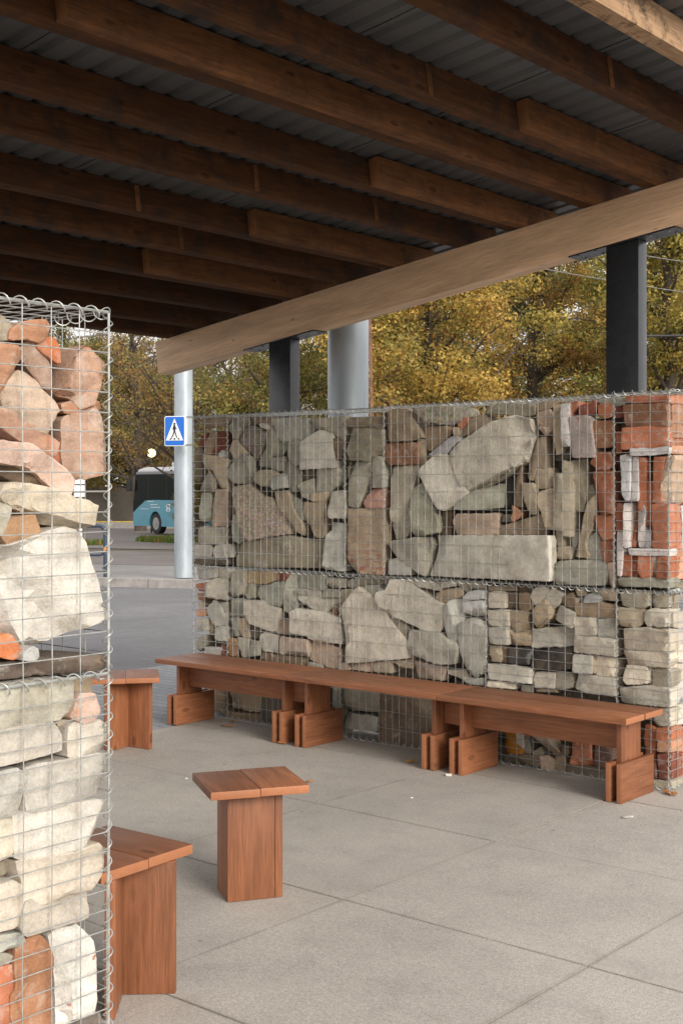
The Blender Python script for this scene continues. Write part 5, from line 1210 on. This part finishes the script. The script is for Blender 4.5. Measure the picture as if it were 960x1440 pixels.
def mast():
    y = 24.; x = (522.5-480)/1795*y; z = gz(x, y)
    mb = MB(); w = .065
    for sx in (-1, 1): mb.box(sx*w-.028, sx*w+.028, -.02, .02, 0, 8)
    zz = .3
    while zz < 8: mb.box(-w, w, -.015, .015, zz, zz+.1); zz += .52
    o = mb.link('lattice_mast', M['rust'], None, TR(Vector((x, y, z))) @ Matrix.Rotation(R(-1.2), 4, 'Y')); tag(o, 'rusty ladder-like mast just right of the wide galvanised column', 'mast')
mast()
def pole(px, y, top, r, label, mat):
    x = (px-480)/1795*y; z = gz(x, y); o = MB().tube([(0, 0, 0), (0, 0, top-z)], [r, r*.8], 10).link('utility_pole', mat, None, TR(Vector((x, y, z))), smooth=True); tag(o, label, 'pole')
pole(301, 46, 7.5, .09, 'thin grey pole rising behind the left end of the far wall', M['zinc'])
def cable(p, q, sag, label):
    p, q = Vector(p), Vector(q); pts = []
    for i in range(15): u = i/14; v = p.lerp(q, u); v.z -= sag*4*u*(1-u); pts.append(v-p)
    o = MB().tube(pts, .008, 5).link('overhead_cable', M['bolt'], None, TR(p)); tag(o, label, 'cable', 'overhead cables in front of the trees')
cable((-3, 27, 8.6), (16, 24, 5.0), .7, 'upper overhead cable crossing in front of the golden tree'); cable((-3, 27.3, 7.9), (16, 24.3, 4.4), .6, 'lower overhead cable crossing in front of the golden tree')
o = MB().tube([(0, 0, 0), (4, -.1, .04)], .022, 8).link('lamp_arm', M['steel'], None, TR(Vector((5.85, 25, 4.5)))); tag(o, 'thin dark horizontal bar right of the right-hand dark post', 'bar')
# grass island, low wall, hedge, bank wall
def tufts(name, cx_, cy_, rx, ry, n, seed, label):
    rng = np.random.default_rng(seed)
    a = rng.random(n)*2*np.pi; q = np.sqrt(rng.random(n)); x = cx_+rx*q*np.cos(a); y = cy_+ry*q*np.sin(a)
    v = np.zeros((n, 3, 3)); hgt = rng.uniform(.08, .22, n); w = .05; d = rng.random(n)*6.28
    z = np.array([gz(i, j) for i, j in zip(x, y)])+.004
    for k, (sx, hz_) in enumerate(((-1, 0), (1, 0), (.3, 1))):
        v[:, k, 0] = x+np.cos(d)*w*sx; v[:, k, 1] = y+np.sin(d)*w*sx; v[:, k, 2] = z+hgt*hz_
    me = bpy.data.meshes.new(name); me.from_pydata(v.reshape(-1, 3).tolist(), [], [(3*i, 3*i+1, 3*i+2) for i in range(n)])
    me.attributes.new('leaf', 'FLOAT_COLOR', 'POINT')
    c = np.ones((n, 3, 4)); dry = rng.random(n)[:, None, None] < .22
    c[:, :, :3] = np.where(dry, np.array([.28, .16, .05]), np.array([.11, .17, .04]))*rng.uniform(.7, 1.3, (n, 1, 1))
    me.attributes['leaf'].data.foreach_set('color', c.reshape(-1))
    o = link(name, me, M['leaf']); tag(o, label, 'grass', kind='stuff')
tufts('grass', -4.2, 46.5, 3.2, 4.5, 5000, 4, 'green grass island with fallen leaves beside the bus')
tufts('grass', -8.9, 40, 1.6, 1.2, 900, 5, 'small leaf-strewn grass patch seen through the near gabion')
def at(px, y): return (px-480)/1795*y
def lowwall():
    y = 80; x0, x1 = -24, -2; z = gz(-13, y)-.1
    g = empty('low_wall', TR(Vector((0, y, z))), 'low grey kerb wall with a yellow line on top, beyond the bus', 'wall')
    MB().box(x0, x1, 0, .3, 0, .5).link('wall_body', M['kerb'], g); MB().box(x0, x1, -.01, .31, .502, .56).link('yellow_edge', M['yellow'], g)
    y = 88; z = gz(-13, y)-.2
    o = MB().box(-30, 0, 0, .6, 0, 3.0).link('bank_wall', M['pebbly_stone'], None, TR(Vector((0, y, z))), color=(.12, .1, .08)); tag(o, 'rough grey stone retaining wall under the trees behind the bus', 'wall')
lowwall()
tufts('grass', -13, 84.5, 9, 2.2, 6000, 6, 'green verge in front of the stone retaining wall')

# ------------------------------------------------------------------ trees
def skeleton(rng, H, rx, rz, zc, nl):
    mb = MB(); ends = []
    tr = [(0, 0, -.3)]; lean = Vector((rng.uniform(-.3, .3), rng.uniform(-.3, .3), 0))
    k = 7
    for i in range(1, k+1):
        u = i/k; tr.append((lean.x*u*2+rng.uniform(-.1, .1), lean.y*u*2+rng.uniform(-.1, .1), H*.78*u))
    mb.tube(tr, [.24*(1-.85*i/k)+.02 for i in range(k+1)], 9)
    for i in range(nl):
        u = rng.uniform(.22, .95); b = Vector(tr[0]).lerp(Vector(tr[-1]), u)
        b = Vector((tr[min(k, int(u*k)+1)])) if False else Vector(tr[int(u*k)]).lerp(Vector(tr[min(k, int(u*k)+1)]), u*k-int(u*k))
        a = rng.uniform(0, 6.283); el = rng.uniform(-.1, .9)
        d = Vector((math.cos(a)*math.cos(el), math.sin(a)*math.cos(el), math.sin(el)))
        L = rx*rng.uniform(.6, 1.0)*(1.05-.55*u)
        pts = [b]; p = b.copy(); dd = d.copy(); sgm = 5
        for j in range(sgm):
            dd = (dd+Vector((rng.uniform(-.25, .25), rng.uniform(-.25, .25), rng.uniform(-.1, .22)))).normalized()
            p = p+dd*(L/sgm); pts.append(p.copy())
        r0 = .085*(1-.6*u)
        mb.tube(pts, [r0*(1-.88*j/sgm)+.006 for j in range(sgm+1)], 6)
        ends += [pts[-1], pts[-2], pts[-3]]
        for q in range(3):
            s_ = pts[rng.randint(2, sgm)]; e = s_+Vector((rng.uniform(-1, 1), rng.uniform(-1, 1), rng.uniform(-.3, 1)))*L*.3
            m_ = s_.lerp(e, .5)+Vector((rng.uniform(-.1, .1),)*3)
            mb.tube([s_, m_, e], [.018, .012, .004], 4); ends += [e, m_]
    return mb, ends
def crown(name, ends, rng_seed, per, r, leaf, cols, wts, drop=.25):
    g = np.random.default_rng(rng_seed)
    E = np.array([tuple(e) for e in ends]); E = E[g.random(len(E)) > drop]
    n = len(E)*per
    cl = np.repeat(np.arange(len(E)), per)
    rad = g.uniform(.6, 1.15, len(E))*r
    d = g.normal(size=(n, 3)); d /= np.linalg.norm(d, axis=1)[:, None]; q = g.random(n)**.55
    c = E[cl]+d*(rad[cl]*q)[:, None]*np.array([1, 1, .72])
    nr = d+g.normal(size=(n, 3))*.55+np.array([0, 0, .35]); nr /= np.linalg.norm(nr, axis=1)[:, None]
    a = np.cross(nr, g.normal(size=(n, 3))); a /= np.linalg.norm(a, axis=1)[:, None]+1e-9; b = np.cross(nr, a)
    s = (leaf*g.uniform(.6, 1.25, n))[:, None]
    v = np.stack([c-a*s, c-b*s*.62+nr*s*.12, c+a*s-nr*s*.1, c+b*s*.62+nr*s*.12], 1)
    me = bpy.data.meshes.new(name)
    me.vertices.add(n*4); me.vertices.foreach_set('co', v.reshape(-1))
    me.loops.add(n*4); me.loops.foreach_set('vertex_index', np.arange(n*4))
    me.polygons.add(n); me.polygons.foreach_set('loop_start', np.arange(n)*4); me.polygons.foreach_set('loop_total', np.full(n, 4))
    me.update(calc_edges=True)
    cols = np.array(cols); ci = g.choice(len(cols), len(E), p=wts)
    lc = cols[ci][cl]; sw = g.random(n) < .3; lc[sw] = cols[g.choice(len(cols), sw.sum(), p=wts)]
    lc = lc*g.uniform(.65, 1.3, (n, 1))
    cc = np.ones((n, 4, 4)); cc[:, :, :3] = lc[:, None, :]
    me.attributes.new('leaf', 'FLOAT_COLOR', 'POINT'); me.attributes['leaf'].data.foreach_set('color', cc.reshape(-1))
    me.materials.append(M['leaf'])
    return me
GOLD, ORG, OLI, GRN, BRN = (.52, .4, .115), (.42, .26, .085), (.33, .3, .09), (.17, .18, .06), (.28, .19, .095)
def kindt(seed, H, rx, nl, per, r, leaf, wts, drop):
    rng = random.Random(seed); mb, ends = skeleton(rng, H, rx, 0, 0, nl)
    tm = mb.mesh('trunk', True); tm.materials.append(M['bark'])
    return tm, crown('crown', ends, seed, per, r, leaf, [GOLD, ORG, OLI, GRN, BRN], wts, drop)
KT = {'gold': kindt(1, 11, 4.6, 46, 135, .66, .052, [.5, .12, .28, .06, .04], .2),
      'orange': kindt(2, 11, 4.4, 44, 120, .64, .052, [.26, .24, .26, .1, .14], .25),
      'olive': kindt(3, 11.5, 4.2, 46, 125, .68, .053, [.1, .1, .36, .36, .08], .2),
      'bare': kindt(4, 12, 4.6, 60, 40, .6, .055, [.1, .26, .18, .1, .36], .35)}
def tree(kind, x, y, sc, rot, label, tint=(1, 1, 1), name='deciduous_tree'):
    g = empty(name, TR(Vector((x, y, gz(x, y)-.05))) @ Matrix.Rotation(rot, 4, 'Z') @ Matrix.Diagonal((sc[0], sc[0], sc[1], 1)), label, 'tree', 'autumn trees behind the canopy')
    link('trunk', KT[kind][0], None, g); o = link('crown', KT[kind][1], None, g, color=tint)
TREES = [
 ('gold', 2.6, 33, (1, .95), .3, 'golden maple in the gap between the wide column and the right dark post', (1.1, 1, .9)),
 ('gold', 8.6, 34, (1.1, 1), 2.2, 'golden maple right of the right-hand dark post', (1, 1.02, .9)),
 ('orange', 5.6, 38, (1, 1.05), 4., 'orange-gold tree behind the two golden maples', (1.1, 1, .9)),
 ('olive', -1.9, 37, (.8, .85), 1., 'olive green tree between the left dark post and the wide column', (1, 1, 1)),
 ('orange', .6, 42, (.9, .95), 5.1, 'rusty orange tree behind the wide galvanised column', (.9, .85, .9)),
 ('olive', 11.5, 41, (1.1, 1.1), 3.3, 'olive tree at the right picture edge', (1, 1, 1)),
 ('olive', 7.2, 46, (1.2, 1.15), .9, 'tall dark olive tree behind the orange-gold tree', (.7, .75, .8)),
 ('bare', -5.2, 44, (.95, 1.0), 2.6, 'half bare tree with grey trunk behind the left end of the beam', (.9, .9, .9)),
 ('bare', -11., 70, (1.4, 1.25), .2, 'half bare brown tree left of the crossing sign', (.9, .85, .85)),
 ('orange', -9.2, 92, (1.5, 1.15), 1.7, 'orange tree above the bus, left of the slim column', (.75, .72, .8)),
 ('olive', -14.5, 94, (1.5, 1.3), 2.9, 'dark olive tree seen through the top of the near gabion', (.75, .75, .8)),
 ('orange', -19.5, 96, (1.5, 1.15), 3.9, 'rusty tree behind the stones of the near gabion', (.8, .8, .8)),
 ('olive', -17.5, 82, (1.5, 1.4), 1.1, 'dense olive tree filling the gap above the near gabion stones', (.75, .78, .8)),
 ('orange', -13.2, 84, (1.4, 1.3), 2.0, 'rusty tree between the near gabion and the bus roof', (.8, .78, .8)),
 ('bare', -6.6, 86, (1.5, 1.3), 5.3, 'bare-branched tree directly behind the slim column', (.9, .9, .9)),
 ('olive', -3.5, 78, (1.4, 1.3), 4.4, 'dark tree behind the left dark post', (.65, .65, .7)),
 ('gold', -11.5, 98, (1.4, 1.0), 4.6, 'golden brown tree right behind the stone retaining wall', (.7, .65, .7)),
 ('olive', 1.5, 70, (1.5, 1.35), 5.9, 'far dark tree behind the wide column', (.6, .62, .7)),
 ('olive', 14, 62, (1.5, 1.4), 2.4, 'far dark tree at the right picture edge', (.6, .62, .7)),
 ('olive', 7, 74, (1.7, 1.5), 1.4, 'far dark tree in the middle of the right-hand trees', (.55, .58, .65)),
]
for a in TREES: tree(*a)
tree('olive', -4.5, 41, (.3, .26), .8, 'low olive shrub between the slim column and the left end of the far wall', (.8, .75, .75), 'shrub')
# the far wood that closes the horizon
def wood():
    g = np.random.default_rng(8); n = 26000
    x = g.uniform(-75, 75, n); top = 7.5+2.2*np.sin(x*.35)+1.6*np.sin(x*.9+1)+1.2*np.sin(x*2.3)
    c = np.stack([x, 118+g.uniform(-4, 4, n), -1.4+(top+1.4)*g.random(n)**.8], 1)
    nr = g.normal(size=(n, 3))+np.array([0, -.8, .3]); nr /= np.linalg.norm(nr, axis=1)[:, None]
    a = np.cross(nr, g.normal(size=(n, 3))); a /= np.linalg.norm(a, axis=1)[:, None]; b = np.cross(nr, a); s = g.uniform(.25, .55, n)[:, None]
    v = np.stack([c-a*s, c-b*s*.7, c+a*s, c+b*s*.7], 1)
    me = bpy.data.meshes.new('distant_wood'); me.vertices.add(n*4); me.vertices.foreach_set('co', v.reshape(-1))
    me.loops.add(n*4); me.loops.foreach_set('vertex_index', np.arange(n*4)); me.polygons.add(n)
    me.polygons.foreach_set('loop_start', np.arange(n)*4); me.polygons.foreach_set('loop_total', np.full(n, 4)); me.update(calc_edges=True)
    cols = np.array([OLI, GRN, BRN, ORG]); lc = cols[g.choice(4, n, p=[.3, .3, .25, .15])]*g.uniform(.5, .95, (n, 1))
    cc = np.ones((n, 4, 4)); cc[:, :, :3] = lc[:, None, :]
    me.attributes.new('leaf', 'FLOAT_COLOR', 'POINT'); me.attributes['leaf'].data.foreach_set('color', cc.reshape(-1))
    o = link('distant_wood', me, M['leaf']); tag(o, 'far autumn wood closing the horizon behind the trees', 'wood', kind='stuff')
wood()

# ------------------------------------------------------------------ light and camera
SUND = Vector((.56, -.83, 0)).normalized(); EL = R(24)
wd = bpy.data.worlds.new('World'); scene.world = wd; wd.use_nodes = True
nt = wd.node_tree; bg = nt.nodes['Background']
sky = nt.nodes.new('ShaderNodeTexSky'); sky.sky_type = 'NISHITA'; sky.sun_disc = False
sky.sun_elevation = EL; sky.sun_rotation = math.atan2(SUND.x, SUND.y)
sky.air_density = 1.; sky.dust_density = 6.; sky.ozone_density = .6
hs = nt.nodes.new('ShaderNodeHueSaturation'); hs.inputs['Saturation'].default_value = .4   # hazy autumn sky
nt.links.new(sky.outputs[0], hs.inputs['Color'])
tc = nt.nodes.new('ShaderNodeTexCoord'); cn = nt.nodes.new('ShaderNodeTexNoise'); cn.inputs['Scale'].default_value = 2.2; cn.inputs['Detail'].default_value = 5
nt.links.new(tc.outputs['Generated'], cn.inputs['Vector'])
cr = nt.nodes.new('ShaderNodeValToRGB'); cr.color_ramp.elements[0].position = .3; cr.color_ramp.elements[0].color = (.45, .45, .45, 1); cr.color_ramp.elements[1].position = .6; cr.color_ramp.elements[1].color = (.95, .95, .95, 1)
nt.links.new(cn.outputs['Fac'], cr.inputs[0])
mx = nt.nodes.new('ShaderNodeMix'); mx.data_type = 'RGBA'; mx.inputs[7].default_value = (7.2, 6.95, 6.9, 1)    # broken white cloud over it
nt.links.new(cr.outputs[0], mx.inputs[0]); nt.links.new(hs.outputs[0], mx.inputs[6])
nt.links.new(mx.outputs[2], bg.inputs[0]); bg.inputs[1].default_value = .11
ld = bpy.data.lights.new('sun', 'SUN'); ld.energy = 1.7; ld.angle = R(24); ld.color = (1, .945, .86)
so = bpy.data.objects.new('sun', ld); COL.objects.link(so)
dv = Vector((SUND.x*math.cos(EL), SUND.y*math.cos(EL), math.sin(EL)))
so.rotation_euler = dv.to_track_quat('Z', 'Y').to_euler(); so.location = (5, -8, 12)
cd = bpy.data.cameras.new('camera'); cam = bpy.data.objects.new('camera', cd); COL.objects.link(cam)
cam.location = (0, 0, 1.53); cam.rotation_euler = (R(90), 0, 0)
cd.sensor_fit = 'HORIZONTAL'; cd.sensor_width = 24; cd.lens = 24*1795/960
cd.shift_y = -34/960; cd.clip_end = 1000; cd.clip_start = .05
scene.camera = cam
scene.render.engine = 'CYCLES'
scene.render.resolution_x = 682; scene.render.resolution_y = 1024
vs = scene.view_settings; vs.view_transform = 'Standard'; vs.look = 'None'; vs.exposure = .95; vs.gamma = 1; vs.use_curve_mapping = False
